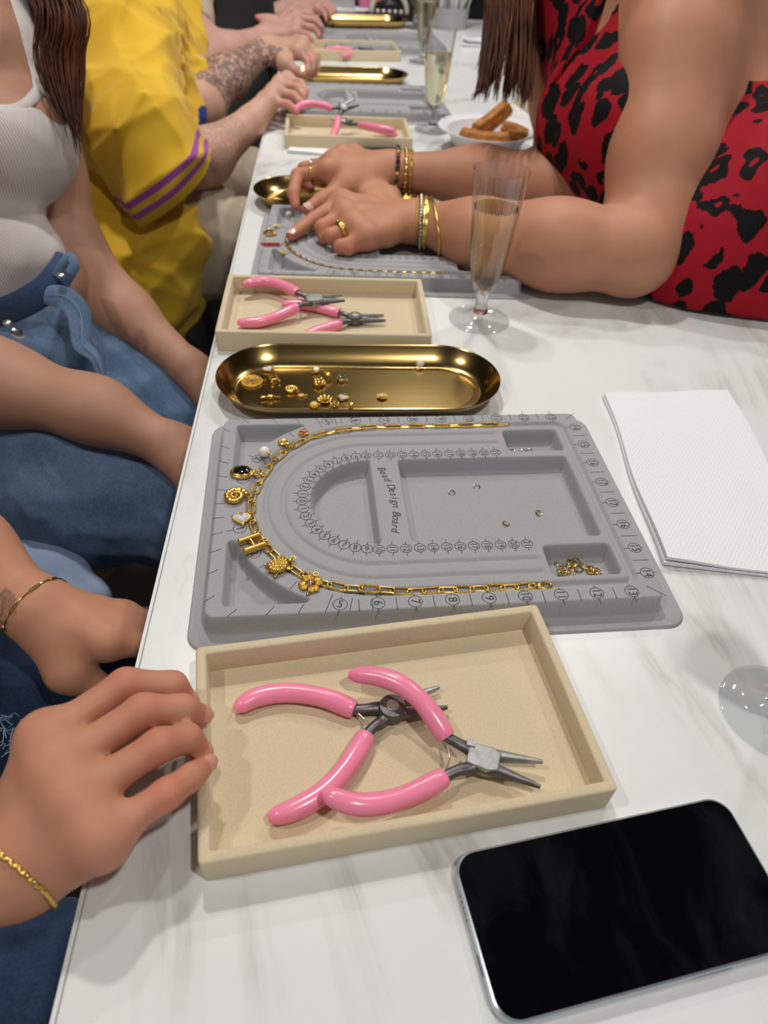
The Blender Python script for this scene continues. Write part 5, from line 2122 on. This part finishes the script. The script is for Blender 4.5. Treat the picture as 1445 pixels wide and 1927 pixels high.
at(oC, B.build('body', m_skinC, pC, .0032, attrs={'flush': flush_attr(B.flush), 'tattoo': tat}, coarse=lambda V: (V[:, 2] > .16) | (V[:, 0] < -.16)))
Y = Sdf()
Y.chain([(-0.2572, 0.8988, -0.2120), (-0.2690, 1.0104, -0.1379), (-0.2822, 1.1774, -0.0268), (-0.3684, 1.4096, 0.1169)], [.150, .155, .158, .155], .06)
Y.cone((-0.2522, 1.1340, 0.1135), (-0.2544, 1.5451, 0.1126), .085, .085, .06)
sl0, sl1, sl2 = v(*(-0.2419, 1.0849, 0.0988)), v(*(-0.1837, 0.8967, 0.0213)), v(*(-0.1612, 0.8677, -0.0220))
SL = Sdf()
SL.cone(v(*(-0.2580, 1.1526, 0.1182)), sl0, .088, .090, .05)
SL.cone(sl0, sl1, .090, .088, .05)
SL.cone(sl1, sl2, .088, .084, .04)
SL.disp = wrinkle((20, 38), .038, 22)
Y.chain([(-0.2495, 1.4811, 0.0740), (-0.1693, 1.2838, 0.0184)], [.080, .058], .05)
Y.ell((-0.1511, 0.8771, -0.1357), (.075, .07, .06), .05)
Y.disp = wrinkle((20, 38), .040, 21)
# open sleeve mouths: cut the tubes and hollow them
cmx = np.array(cam.matrix_world.to_3x3())
sax = cmx @ v(.44, -.52, -.73)          # the mouth looks down towards the table, away from the camera
sax /= np.linalg.norm(sax)
cuff = v(*(-0.1612, 0.8677, -0.0220)) + sax * .030


def sleeve_mouth(X):
    q = X - cuff
    t = q @ sax
    rad = np.sqrt(np.maximum((q * q).sum(-1) - t * t, 0))
    return t


SL.clips.append(sleeve_mouth)
lax = v(*(-0.0899, 1.3251, 0.0271)) - v(*(-0.1424, 1.2044, -0.0049))
lax /= np.linalg.norm(lax)
lc = v(*(-0.1124, 1.2734, 0.0134))



def stripe(V):
    return np.clip(((V - cuff) @ sax + .10) / .10, 0, 1)


dotc, dot2, tri = v(*(-0.1124, 1.1371, -0.0149)), v(*(-0.1377, 1.2774, 0.0443)), v(*(-0.2167, 1.3952, 0.1326))


def blue(V):
    return ((np.linalg.norm(V - dotc, axis=1) < .034) | (np.linalg.norm(V - dot2, axis=1) < .016)).astype(float)


yt = NT('yellow_jersey')
base_y = yt.ramp(yt.noise(9, 4, .6), [(.3, lin('#D2A628')), (.7, lin('#E4BA34'))])
s1 = yt.n('Attribute', attribute_name='stripe')
s2 = yt.n('Attribute', attribute_name='blue')
s3 = yt.n('Attribute', attribute_name='green')
K0, K1 = (0, 0, 0, 1), (1, 1, 1, 1)
band = yt.ramp(s1.outputs['Fac'], [(.52, K0), (.535, K1), (.62, K1), (.635, K0), (.715, K0), (.73, K1), (.81, K1), (.825, K0)])
c_ = yt.mix(band, base_y, lin('#9A4F9C'))
c_ = yt.mix(s2.outputs['Fac'], c_, lin('#1F2E78'))
c_ = yt.mix(s3.outputs['Fac'], c_, lin('#3E9A3C'))
yt.base(c_)
yt.set(Roughness=.85, Sheen_Weight=.15)
yt.p.inputs['Specular IOR Level'].default_value = .2
kn = yt.n('TexWave', Scale=260, wave_type='BANDS', bands_direction='Z')
yt.l(yt.tc.outputs['Object'], kn.inputs['Vector'])
yt.bump(kn.outputs['Fac'], .2, .0008)
at(oC, SL.build('sleeve', yt.m, pC, .0034, attrs={'stripe': stripe, 'blue': lambda V: np.zeros(len(V)), 'green': lambda V: np.zeros(len(V))}))
at(oC, Y.build('shirt', yt.m, pC, .0042, attrs={'stripe': lambda V: np.zeros(len(V)), 'blue': blue, 'green': lambda V: (np.linalg.norm(V - tri, axis=1) < .038).astype(float)}))
S_ = Sdf()
S_.cone((-0.2870, 0.9622, -0.2207), (-0.2971, 0.9211, -0.2658), .145, .15, .05)
S_.chain([(-0.2482, 0.9447, -0.1913), (-0.1092, 0.9542, -0.1661), (0.0176, 0.9668, -0.1831)], [.095, .092, .075], .05)
S_.chain([(-0.2543, 1.2660, -0.1859), (-0.1145, 1.2649, -0.1721), (-0.0012, 1.2941, -0.1874)], [.095, .088, .072], .05)
k1, k2 = v(*(0.0176, 0.9668, -0.1831)), v(*(-0.0012, 1.2941, -0.1874))
S_.chain([k1, v(k1[0], k1[1], -.62)], [.07, .06], .03)
S_.chain([k2, v(k2[0], k2[1], -.62)], [.07, .06], .03)
S_.disp = wrinkle((28, 48), .0160, 8)
at(oC, S_.build('trousers', simple('beige_twill', '#B7A792', .9, var=.1, scale=40), pC, .006))
for kk in (k1, k2):
    S_ = Sdf().cone((kk[0], kk[1], -.695), (kk[0] + .15, kk[1], -.705), .036, .030, .02).cone((kk[0], kk[1], -.66), (kk[0], kk[1], -.70), .04, .04, .02)
    at(oC, S_.build('shoe', M['black_plastic'], pC, .006))
S_ = Sdf().ell(np.array(hC) + v(-.02, .004, .018), (.105, .090, .105), .02)
f2 = np.array([1, -.2, 0]) / np.hypot(1, .2)
S_.clips.append(lambda X: (X - np.array(hC)) @ f2 - .055)
at(oC, S_.build('hair', hair_mat('dark_hair', '#120B08', '#33221A'), pC, .006))
face_parts(pC, (0, 0, 0), (1, -.2, -.4), m_iris)
for ch in pC.children:
    if ch.name.split('.')[0] in ('eye', 'lips'):
        ch.location = Vector(hC) - Vector(oC)


# ---- person beyond the yellow shirt
oD = np.array((-.25, 1.62, -.30))
pD = thing('person', 'person in a pale short sleeved top and black pinafore beyond the yellow shirt', 'person', tuple(oD))
B = Sdf()
d_w = (-0.0526, 1.7463, 0.0265)
B.chain([(-0.1894, 1.5686, -0.0021), (-0.1262, 1.6543, 0.0083), d_w], [.043, .040, .0260], .03)
hand(B, d_w, [(0.0173, 1.8851, 0.0650), (0.0299, 1.8387, 0.0608), (0.0368, 1.7892, 0.0526), (0.0325, 1.7527, 0.0424)],
     [(0.0683, 1.8888, 0.0598), (0.0761, 1.8427, 0.0553), (0.0742, 1.7937, 0.0467), (0.0614, 1.7594, 0.0380)],
     [(0.0891, 1.8864, 0.0447), (0.0952, 1.8424, 0.0423), (0.0875, 1.7956, 0.0356), (0.0721, 1.7515, 0.0308)],
     [(0.0946, 1.8865, 0.0308), (0.0978, 1.8447, 0.0304), (0.0902, 1.7880, 0.0277), (0.0747, 1.7459, 0.0250)],
     [(-0.0438, 1.7806, 0.0348), (-0.0339, 1.8087, 0.0512), (-0.0505, 1.8031, 0.0581), (-0.0642, 1.7945, 0.0621)], r=1.0, up=(-.3, -.3, .9))
d_l = (0.0036, 2.0883, 0.0460)
B.chain([(-0.1520, 2.0150, -0.0198), d_l], [.040, .0255], .03)
hand(B, d_l, [(0.0737, 2.1442, 0.0692), (0.0833, 2.1108, 0.0639), (0.0865, 2.0901, 0.0568), (0.0809, 2.0578, 0.0510)],
     [(0.1104, 2.1419, 0.0560), (0.1135, 2.1110, 0.0527), (0.1106, 2.0805, 0.0492), (0.0988, 2.0507, 0.0453)],
     [(0.1257, 2.1305, 0.0455), (0.1257, 2.1020, 0.0444), (0.1197, 2.0718, 0.0408), (0.1048, 2.0422, 0.0369)],
     [(0.1350, 2.1237, 0.0392), (0.1318, 2.0944, 0.0369), (0.1197, 2.0635, 0.0319), (0.1078, 2.0339, 0.0283)],
     [(0.0242, 2.0567, 0.0438), (0.0499, 2.0330, 0.0359), (0.0722, 2.0237, 0.0283), (0.0900, 2.0166, 0.0227)], r=1.0)
B.chain([(-0.1894, 1.5686, -0.0021), (-0.2354, 1.7832, 0.1345)], [.045, .055], .04)
B.chain([(-0.1520, 2.0150, -0.0198), (-0.1757, 2.2245, 0.1137)], [.045, .055], .04)
B.cone((-0.2354, 1.7920, 0.1439), (-0.1757, 2.2351, 0.1250), .055, .055, .05)
B.chain([(-0.2699, 1.7005, -0.2514), (-0.2413, 1.8756, -0.0610), (-0.2198, 2.0118, 0.0870)], [.12, .11, .115], .05)
hD = (-0.1744, 2.0779, 0.2507)
B.cone((-0.2092, 2.0254, 0.1320), (-0.1846, 2.0567, 0.1975), .055, .052, .04)
head(B, hD, (1, -.2, -.4))
at(oD, B.build('body', m_skinD, pD, .004, attrs={'flush': flush_attr(B.flush)}, coarse=lambda V: V[:, 2] > .2))
S_ = Sdf()
S_.chain([(-0.1997, 1.6225, 0.0325), (-0.2354, 1.7832, 0.1345)], [.052, .064], .04)
S_.cone((-0.2354, 1.7876, 0.1392), (-0.1757, 2.2351, 0.1250), .066, .066, .05)
S_.disp = wrinkle((50,), .004, 6)
sa, sb = v(*(-0.1894, 1.5686, -0.0021)), v(*(-0.2354, 1.7832, 0.1345))
scut = v(*(-0.2007, 1.6525, 0.0571))
S_.clips.append(lambda X: -((X - scut) @ ((sb - sa) / np.linalg.norm(sb - sa))))
at(oD, S_.build('pale_top', simple('pale_cotton', '#B9A894', .9, var=.06), pD, .005))
S_ = Sdf()
S_.chain([(-0.1881, 1.6033, -0.2585), (-0.1689, 1.7562, -0.1076), (-0.1637, 1.9259, 0.0304), (-0.1625, 2.0186, 0.1004)], [.155, .130, .125, .12], .05)
S_.chain([(-0.1512, 1.5655, -0.2068), (0.0062, 1.5929, -0.2487)], [.1, .08], .05)
S_.chain([(-0.1698, 1.8952, -0.1792), (-0.0077, 1.9217, -0.2215)], [.1, .08], .05)
S_.disp = wrinkle((40,), .006, 3)
at(oD, S_.build('pinafore', M['black'], pD, .009))
S_ = Sdf().ell(np.array(hD) + v(-.02, .004, .018), (.105, .090, .105), .02)
S_.clips.append(lambda X: (X - np.array(hD)) @ f2 - .055)
at(oD, S_.build('hair', hair_mat('dark_brown_hair', '#120B08', '#3A2618'), pD, .007))
face_parts(pD, (0, 0, 0), (1, -.2, -.4), m_iris)
for ch in pD.children:
    if ch.name.split('.')[0] in ('eye', 'lips'):
        ch.location = Vector(hD) - Vector(oD)


# ---- person in the red leopard dress
oF = np.array((.80, .62, -.30))
pF = thing('person', 'person in a red and black leopard print dress leaning on the table with both forearms', 'person', tuple(oF))
B = Sdf()
el = (0.4786, 0.4254, 0.0540)
fw_ = (0.2390, 0.5482, 0.0360)
B.chain([el, (0.3930, 0.4459, 0.0520), (0.3052, 0.4939, 0.0430), fw_], [.048, .050, .0395, .0270], .04, ((0, .2, 1), 1.1))
F_MCP = [(0.1064, 0.5889, 0.0340), (0.1119, 0.5383, 0.0400), (0.1221, 0.5014, 0.0400), (0.1414, 0.4785, 0.0360)]
F_PIP = [(0.0898, 0.5523, 0.0300), (0.1154, 0.5161, 0.0300), (0.1175, 0.4964, 0.0300), (0.1338, 0.4791, 0.0270)]
F_MCP = [(0.1347, 0.5996, 0.0400), (0.1397, 0.5505, 0.0430), (0.1499, 0.5178, 0.0410), (0.1666, 0.4948, 0.0360)]
F_PIP = [(0.1014, 0.5534, 0.0340), (0.1114, 0.5209, 0.0360), (0.1221, 0.4999, 0.0340), (0.1337, 0.4782, 0.0300)]
F_DIP = [(0.0842, 0.5334, 0.0290), (0.1154, 0.5126, 0.0260), (0.1313, 0.5006, 0.0260), (0.1435, 0.4777, 0.0265)]
F_TIP = [(0.0721, 0.5150, 0.0265), (0.1287, 0.5182, 0.0255), (0.1439, 0.5027, 0.0255), (0.1548, 0.4848, 0.0265)]
hand(B, fw_, F_MCP, F_PIP, F_DIP, F_TIP, [(0.2046, 0.6332, 0.0360), (0.1724, 0.6567, 0.0340), (0.1426, 0.6505, 0.0280), (0.1219, 0.6166, 0.0265)], r=1.08, palm=.0135)
e2 = (0.4528, 0.6574, 0.0500)
w2 = (0.2101, 0.6996, 0.0500)
B.chain([e2, (0.3351, 0.6932, 0.0460), w2], [.046, .041, .0265], .04, ((0, .2, 1), 1.1))
G_MCP = [(0.1190, 0.6518, 0.0620), (0.1263, 0.6819, 0.0640), (0.1386, 0.7200, 0.0600), (0.1547, 0.7519, 0.0540)]
G_PIP = [(0.0768, 0.6521, 0.0550), (0.0844, 0.6889, 0.0520), (0.0987, 0.7204, 0.0470), (0.1169, 0.7515, 0.0410)]
G_DIP = [(0.0718, 0.6199, 0.0420), (0.0843, 0.6787, 0.0360), (0.1016, 0.7141, 0.0330), (0.1185, 0.7375, 0.0320)]
G_TIP = [(0.0749, 0.6041, 0.0310), (0.0933, 0.6708, 0.0310), (0.1095, 0.6971, 0.0300), (0.1264, 0.7213, 0.0300)]
hand(B, w2, G_MCP, G_PIP, G_DIP, G_TIP, [(0.1804, 0.6797, 0.0460), (0.1438, 0.6455, 0.0440), (0.1104, 0.6127, 0.0360), (0.0908, 0.5939, 0.0310)], r=1.06, palm=.013)
B.chain([el, (0.5082, 0.4723, 0.0718), (0.5240, 0.5221, 0.1298), (0.5419, 0.6003, 0.2153), (0.5701, 0.6905, 0.3001)], [.050, .060, .070, .074, .076], .018, ((-.35, .85, .2), 1.12))
B.chain([e2, (0.4868, 0.8261, 0.1279), (0.4949, 0.9582, 0.2701)], [.046, .055, .06], .04)
f_t = [(0.7325, 0.4872, -0.0907), (0.6802, 0.6229, 0.0488), (0.5868, 0.7455, 0.1699), (0.5293, 0.8457, 0.2709)]
B.chain(f_t, [.16, .135, .125, .12], .06)
B.cone((0.5608, 0.7080, 0.3032), (0.4949, 0.9637, 0.2760), .07, .065, .05)
B.cone((0.6910, 0.7620, 0.2281), (0.6178, 0.8160, 0.2780), .09, .09, .06)
hF = (0.4715, 0.9020, 0.3836)
B.cone((0.5457, 0.8704, 0.2990), (0.5007, 0.8874, 0.3418), .06, .056, .04)
head(B, hF, (-1, -.1, -.5))
B_F = B
B.clips.append(lambda X: np.where((X[..., 0] < .715) & (X[..., 2] > -.06), .001 - X[..., 2], -1))
at(oF, B.build('body', m_skinF, pF, .0024, attrs={'flush': flush_attr(B.flush)}, coarse=lambda V: (V[:, 0] > .70) | (V[:, 2] > .38) | ((V[:, 1] > .62) & (V[:, 0] > .55))))
at(oF, nail(pF, (0.1104, 0.6127, 0.0360), (0.0908, 0.5939, 0.0310), (-.3, -.75, .6), .0080, m_nail, .013))
at(oF, nail(pF, F_DIP[0], F_TIP[0], (-.25, -.2, .95), .0067, m_nail, .011))
L_ = NT('red_leopard_print')
wn = L_.n('TexNoise', Scale=22, Detail=2)
L_.l(L_.tc.outputs['Object'], wn.inputs['Vector'])
vm = L_.n('VectorMath', operation='MULTIPLY_ADD')
vm.inputs[1].default_value = (.035, .035, .035)
L_.l(wn.outputs['Color'], vm.inputs[0])
L_.l(L_.tc.outputs['Object'], vm.inputs[2])
vo = L_.n('TexVoronoi', Scale=37, feature='F1', Randomness=.9)
mpv = L_.n('Mapping')
mpv.inputs['Scale'].default_value = (1, 1, .72)
L_.l(vm.outputs[0], mpv.inputs[0])
L_.l(mpv.outputs[0], vo.inputs['Vector'])
nz = L_.noise(70, 3, .6)
dd = L_.math('ADD', vo.outputs['Distance'], L_.math('MULTIPLY', L_.math('SUBTRACT', nz, .5), .42))
spot = L_.ramp(dd, [(.485, (1, 1, 1, 1)), (.50, (0, 0, 0, 1))])
core = L_.ramp(L_.math('ADD', vo.outputs['Distance'], L_.math('MULTIPLY', L_.math('SUBTRACT', L_.noise(45, 2), .5), .7)), [(.05, (0, 0, 0, 1)), (.08, (1, 1, 1, 1))])
L_.base(L_.mix(L_.math('MULTIPLY', spot, core), lin('#9A1022'), lin('#0A0709')))
L_.set(Roughness=.8)
L_.p.inputs['Specular IOR Level'].default_value = .2
L_.bump(L_.noise(500, 3), .15, .0006)
S_ = Sdf()
S_.chain(f_t, [.168, .148, .142, .136], .06)
S_.ell((0.4810, 0.6721, 0.1240), (.080, .075, .085), .05)
S_.ell((0.4868, 0.5854, 0.1347), (.060, .070, .085), .05)
S_.ell((0.6003, 0.4876, 0.0350), (.135, .12, .10), .06)
S_.ell((0.6594, 0.4824, 0.0724), (.11, .10, .12), .06)
S_.cone((0.5707, 0.7350, 0.3038), (0.4949, 0.9665, 0.2789), .084, .078, .05)
S_.disp = wrinkle((28, 50), .0065, 5, (1, 1, .35))
back0, back1 = v(*(0.6665, 0.6838, 0.1859)), v(*(0.7055, 0.6939, 0.2008))
vx, vz = v(*(0.4468, 0.6678, 0.1745)), v(*(0.4571, 0.7923, 0.2501))


def dress_clip(X):
    out = np.where(X[..., 0] < .715, .003 - X[..., 2], -1)                # rests on the table top
    bk = np.minimum(X[..., 2] - back0[2] - .02, X[..., 0] - back0[0] + .045)    # low back
    # narrow open neckline running down the front
    q = X - vx
    h = q[..., 2]
    ax_ = (vz - vx) / np.linalg.norm(vz - vx)
    t = q @ ax_
    sdv = np.array([-.15, .95, 0])
    s = q @ sdv - t * .03
    vn = np.maximum(np.abs(s - .012) - .005 - .10 * np.maximum(t, 0), -t)
    vn = np.where(X[..., 0] < .62, vn, 1)
    return np.maximum(np.maximum(out, bk), -vn)


S_.clips.append(dress_clip)
at(oF, S_.build('dress', L_.m, pF, .0040))
S_ = Sdf()
S_.cone((0.7325, 0.4872, -0.0907), (.86, .60, -.22), .168, .165, .05)
S_.chain([(.84, .52, -.22), (.52, .50, -.215)], [.10, .08], .05)
S_.chain([(.84, .70, -.22), (.52, .74, -.215)], [.10, .08], .05)
S_.disp = wrinkle((28, 50), .005, 5)
S_.clips.append(lambda X: np.where(X[..., 0] < .715, X[..., 2] + .042, -1))
at(oF, S_.build('skirt', L_.m, pF, .008))
S_ = Sdf()
S_.chain([(.53, .50, -.215), (.52, .50, -.66)], [.06, .042], .03).cone((.53, .50, -.70), (.40, .50, -.71), .034, .028, .02)
S_.chain([(.53, .74, -.215), (.52, .74, -.66)], [.06, .042], .03).cone((.53, .74, -.70), (.40, .74, -.71), .034, .028, .02)
at(oF, S_.build('lower_legs', m_skinF, pF, .006))
H3 = hair_mat('long_brown_hair', '#2E170C', '#6E4128')
ST = []
r = random.Random(9)
for k in range(620):
    u = r.random()
    d = r.uniform(.93, 1.05)
    x0 = 915 + 90 * u + r.uniform(-4, 4)
    e = r.random()
    cl_ = round(u * 5) / 5                       # hangs in locks
    uu = u * .45 + cl_ * .55
    yl = 110 + 85 * e ** .6 - (40 if .42 < u < .55 else 0)
    xe = 900 + 92 * uu + (14 if u > .6 else -6) * e * (1 if u < .3 else .5) + r.uniform(-5, 5)
    P0 = Vector(hF) + Vector((r.uniform(-.05, .06), r.uniform(-.08, .04), r.uniform(-.02, .09)))
    ST.append(([P0, wdp(x0 + 10, -90, d), wdp(x0, 10, d), wdp(x0 * .6 + xe * .4 + 3 * math.sin(k), 10 + (yl - 10) * .55, d - .004), wdp(xe, yl, d - .01)], r.uniform(.8, 1.6)))
for tx, ty in ((888, 184), (893, 180), (905, 176), (980, 200), (985, 196), (946, 188), (972, 170), (950, 192)):
    for j in range(16):
        d = r.uniform(.95, 1.0)
        ST.append(([Vector(hF) + Vector((0, -.05, .05)), wdp(950 + j * 2, -90, d), wdp(942 + j * 2.4 + (tx - 940) * .4, 10, d), wdp(tx * .7 + 290 + j * 1.2, 110, d), wdp(tx + j * .8 + (12 if tx < 920 else 0), ty - 22, d), wdp(tx + r.uniform(-3, 3), ty + r.uniform(-4, 8), d)], 1.2))
at(oF, hair_mesh('hair', H3, pF, ST, .0010, 4))
S_ = Sdf().ell(np.array(hF) + v(.015, 0, .018), (.108, .092, .105), .02)
S_.cone(np.array(hF) + v(.05, .0, -.02), np.array(hF) + v(.08, .0, -.16), .07, .05, .04)
S_.clips.append(lambda X: -(X[..., 0] - hF[0]) - .055)
at(oF, S_.build('hair_crown', H3, pF, .006))
face_parts(pF, (0, 0, 0), (-1, -.1, -.5), m_iris)
for ch in pF.children:
    if ch.name.split('.')[0] in ('eye', 'lips'):
        ch.location = Vector(hF) - Vector(oF)

# jewelry worn by the person in the red dress


def bangle(name, label, c, axis, off, up, r, mat, flat=1.0, cat='bracelet', studs=0, rmax=.06):
    o = thing(name, label, cat, tuple(c))
    P = ring_on(B_F, c, axis, up, 56, off, rmax, 6)
    axv = Vector(axis).normalized()
    mb = MB()
    n, m = 10, len(P)
    vs, fs = [], []
    for i in range(m):
        t = (P[(i + 1) % m] - P[i - 1]).normalized()
        rd = t.cross(axv)
        for k in range(n):
            q = 2 * PI * k / n
            vs.append(P[i] + axv * (math.cos(q) * r * flat) + rd * (math.sin(q) * r))
    for i in range(m):
        j = (i + 1) % m
        for k in range(n):
            l = (k + 1) % n
            fs.append((i * n + k, j * n + k, j * n + l, i * n + l))
    mb.add(vs, fs).build('band', M[mat], o)
    for k in range(studs):
        p = P[int(k * m / studs)]
        MB().ball(tuple(p * 1.04), r * 1.2, 8).build('stud', M['silver' if mat == 'silver' else 'gold'], o)
    return o


axF = np.array((0.3052, 0.4939, 0.0430)) - np.array(fw_)
axF /= np.linalg.norm(axF)
up_ = (0, .2, 1)
g0 = np.array(fw_) + axF * -.006
axR = v(1, -.10, .05)
bangle('chain_bracelet', 'thin gold chain bracelet nearest the hand on the near wrist', g0, axR, .0006, up_, .0014, 'gold_rough')
bangle('tennis_bracelet', 'silver sparkling bracelet between gold ones on the near wrist', g0 + axF * .0055, axR, .001, up_, .0020, 'silver', 1.0, studs=56)
bangle('cuff_bracelet', 'wide gold cuff bracelet on the near wrist', g0 + axF * .0125, axR, .001, up_, .0012, 'gold', 3.6, studs=14)
bangle('bangle', 'plain round gold bangle set apart on the near forearm', g0 + axF * .0255, axR + v(0, .12, .10), .003, up_, .0015, 'gold')
axG = np.array((0.3351, 0.6932, 0.0460)) - np.array(w2)
axG /= np.linalg.norm(axG)
g1 = np.array(w2) + axG * .006
o = thing('bead_bracelet', 'black bead bracelet with gold beads on the far wrist', 'bracelet', tuple(g1))
P = ring_on(B_F, g1, axG, up_, 26, .0026, .06, 3)
for k, p in enumerate(P):
    MB().ball(tuple(p), .0036 if k % 3 else .0028, 10).build('bead', M['gold' if k % 4 == 0 else 'onyx'], o)
bangle('link_bracelet', 'gold link bracelet beside the black beads on the far wrist', g1 + axG * .012, axG, .0014, up_, .0024, 'gold', 1.2, studs=24)
bangle('link_bracelet', 'thin gold bracelet farthest from the hand on the far wrist', g1 + axG * .0195, axG, .0014, up_, .0016, 'gold_rough', 1.0, studs=18)
p0, p1 = np.array(F_MCP[2]), np.array(F_PIP[2])
bangle('ring', 'chunky gold coil ring on the near hand of the person in the red dress', p0 * .45 + p1 * .55, p1 - p0, .0006, UPZ, .0016, 'gold', 2.4, 'ring', studs=10, rmax=.0115)
p0, p1 = np.array(G_MCP[0]), np.array(G_PIP[0])
bangle('ring', 'thin gold ring on the far index finger of the person in the red dress', p0 * .45 + p1 * .55, p1 - p0, .0004, UPZ, .0012, 'gold_pale', 1.2, 'ring', rmax=.0115)
p0, p1 = np.array(G_MCP[1]), np.array(G_PIP[1])
bangle('ring', 'small silver ring on the far middle finger of the person in the red dress', p0 * .3 + p1 * .7, p1 - p0, .0004, UPZ, .0011, 'silver', 1.2, 'ring', studs=1, rmax=.0112)
o = thing('bar_necklace', 'long gold necklace hanging in the open neckline of the red dress', 'necklace', (0.4541, 0.7449, 0.2504))
MB().tube([Vector(a) - Vector((0.4541, 0.7449, 0.2504)) for a in catmull([(0.4513, 0.7082, 0.2256), (0.4555, 0.7400, 0.2453), (0.4637, 0.7869, 0.2744)], 6)], .0011, 8).build('chain', M['gold'], o)

# seats and the pale denim between the two pairs of jeans
for y, lab in ((-.13, 'tan padded stool under the person at the lower left edge'), (.50, 'tan padded stool under the person in the white tank top'),
               (1.02, 'tan padded stool under the person in the yellow shirt'), (1.66, 'tan padded stool under the person in the black pinafore')):
    o = thing('stool', lab, 'stool', (-.40, y, -.74), group='stools along the table')
    MB().prism(rrect(.42, .40, .05, 5), .33, .40, .02).build('seat', simple('tan_leather', '#A98F6F', .6) if 'tan_leather' not in bpy.data.materials else bpy.data.materials['tan_leather'], o)
    for x in (-.16, .16):
        for yy in (-.15, .15):
            MB().tube([(x, yy, .34), (x * 1.1, yy * 1.1, 0)], .014, 10).build('leg', M['black_plastic'], o)
o = thing('stool', 'tan padded stool under the person in the red dress', 'stool', (.90, .62, -.74), group='stools along the table')
MB().prism(rrect(.42, .40, .05, 5), .29, .36, .02).build('seat', bpy.data.materials['tan_leather'], o)
for x in (-.16, .16):
    for yy in (-.15, .15):
        MB().tube([(x, yy, .30), (x * 1.1, yy * 1.1, 0)], .014, 10).build('leg', M['black_plastic'], o)
S_ = Sdf()
S_.chain([(-0.2492, 0.1986, -0.2113), (-0.1914, 0.1683, -0.2227), (-0.1455, 0.1453, -0.2351)], [.030, .034, .026], .03)
S_.disp = wrinkle((60, 110), .007, 12)
gm = S_.build('folded_jacket', m_pale_denim, None, .004)
tag(gm, 'pale blue folded denim garment between the blue jeans and the bracelet wrist', 'jacket')
# ---------------------------------------------------------------- far end of the table
o = thing('display_stand', 'black stand with a cream arch and pale beads at the far end of the table', 'display', (.300, 2.288, 0))
MB().prism(rrect(.15, .048, .008, 4), 0, .018, .003).build('base', M['black_plastic'], o)
MB().tube([(.055 * math.cos(a), 0, .018 + .055 * math.sin(a)) for a in np.linspace(0, PI, 20)], .008, 10).build('arch', M['cream'], o)
MB().lathe([(0, 0), (.022, 0), (.020, .03), (0, .048)], 24, Matrix.Translation((0, 0, .012)) @ Matrix.Diagonal((2, 1, 1, 1))).build('cushion', M['black_plastic'], o)
for k in range(5):
    MB().ball(((k - 2) * .018, -.019, .024), .0055, 12).build('bead', M['pearl'], o)
o = thing('storage_box', 'pale grey box behind the farthest gold dish', 'box', (.142, 2.328, 0))
MB().prism(rrect(.105, .05, .008, 4), 0, .13, .004).build('box_body', M['grey_plastic'], o)
MB().prism(rrect(.111, .056, .008, 4), .13, .145, .004).build('box_lid', M['white_plastic'], o)
napkin('paper_sheet', 'white paper sheet leaning on the farthest gold dish', [(0.1129, 2.2444, 0.0000), (0.2404, 2.2999, 0.0000), (0.2348, 2.3757, 0.0000), (0.1243, 2.3231, 0.0000)], .002, .016, .004, 'paper', seed=2, mat='paper')
o = thing('pouch', 'pink cloth pouch at the far end of the table', 'pouch', (.248, 2.339, 0))
MB().ball((0, 0, .045), (.044, .021, .045), 20).build('pouch_body', simple('pink_cloth', '#D77FA2', .8, var=.2, scale=70, bump=.5), o)
MB().lathe([(.012, .08), (.009, .09), (.02, .11), (.018, .111), (.006, .09)], 16).build('pouch_neck', simple('pink_cord', '#E7A4BF', .7), o)

cb = thing('cord_bin', 'grey bin of silver and white cords at the far end of the table', 'bin', (.475, 2.20, 0))
MB().lathe([(.0, .002), (.055, .002), (.059, .055), (.0605, .055), (.0565, 0), (0, 0)], 32).build('bin_body', M['grey_plastic'], cb)
r = random.Random(11)
for k in range(70):
    a, q = r.uniform(0, 2 * PI), r.uniform(.01, .045)
    x, y = q * math.cos(a), q * math.sin(a)
    dx, dy = r.uniform(-.06, .10), r.uniform(-.06, .03)
    P = catmull([(x, y, .01), (x + dx * .3, y + dy * .3, .09), (x + dx * .8, y + dy * .8, .17), (x + dx * 1.5, y + dy * 1.3, .24)], 5)
    MB().tube(P, r.choice([.0016, .002, .0045]), 6).build('cord', M[r.choice(['silver', 'paper', 'paper', 'cream', 'grey_plastic'])], cb)
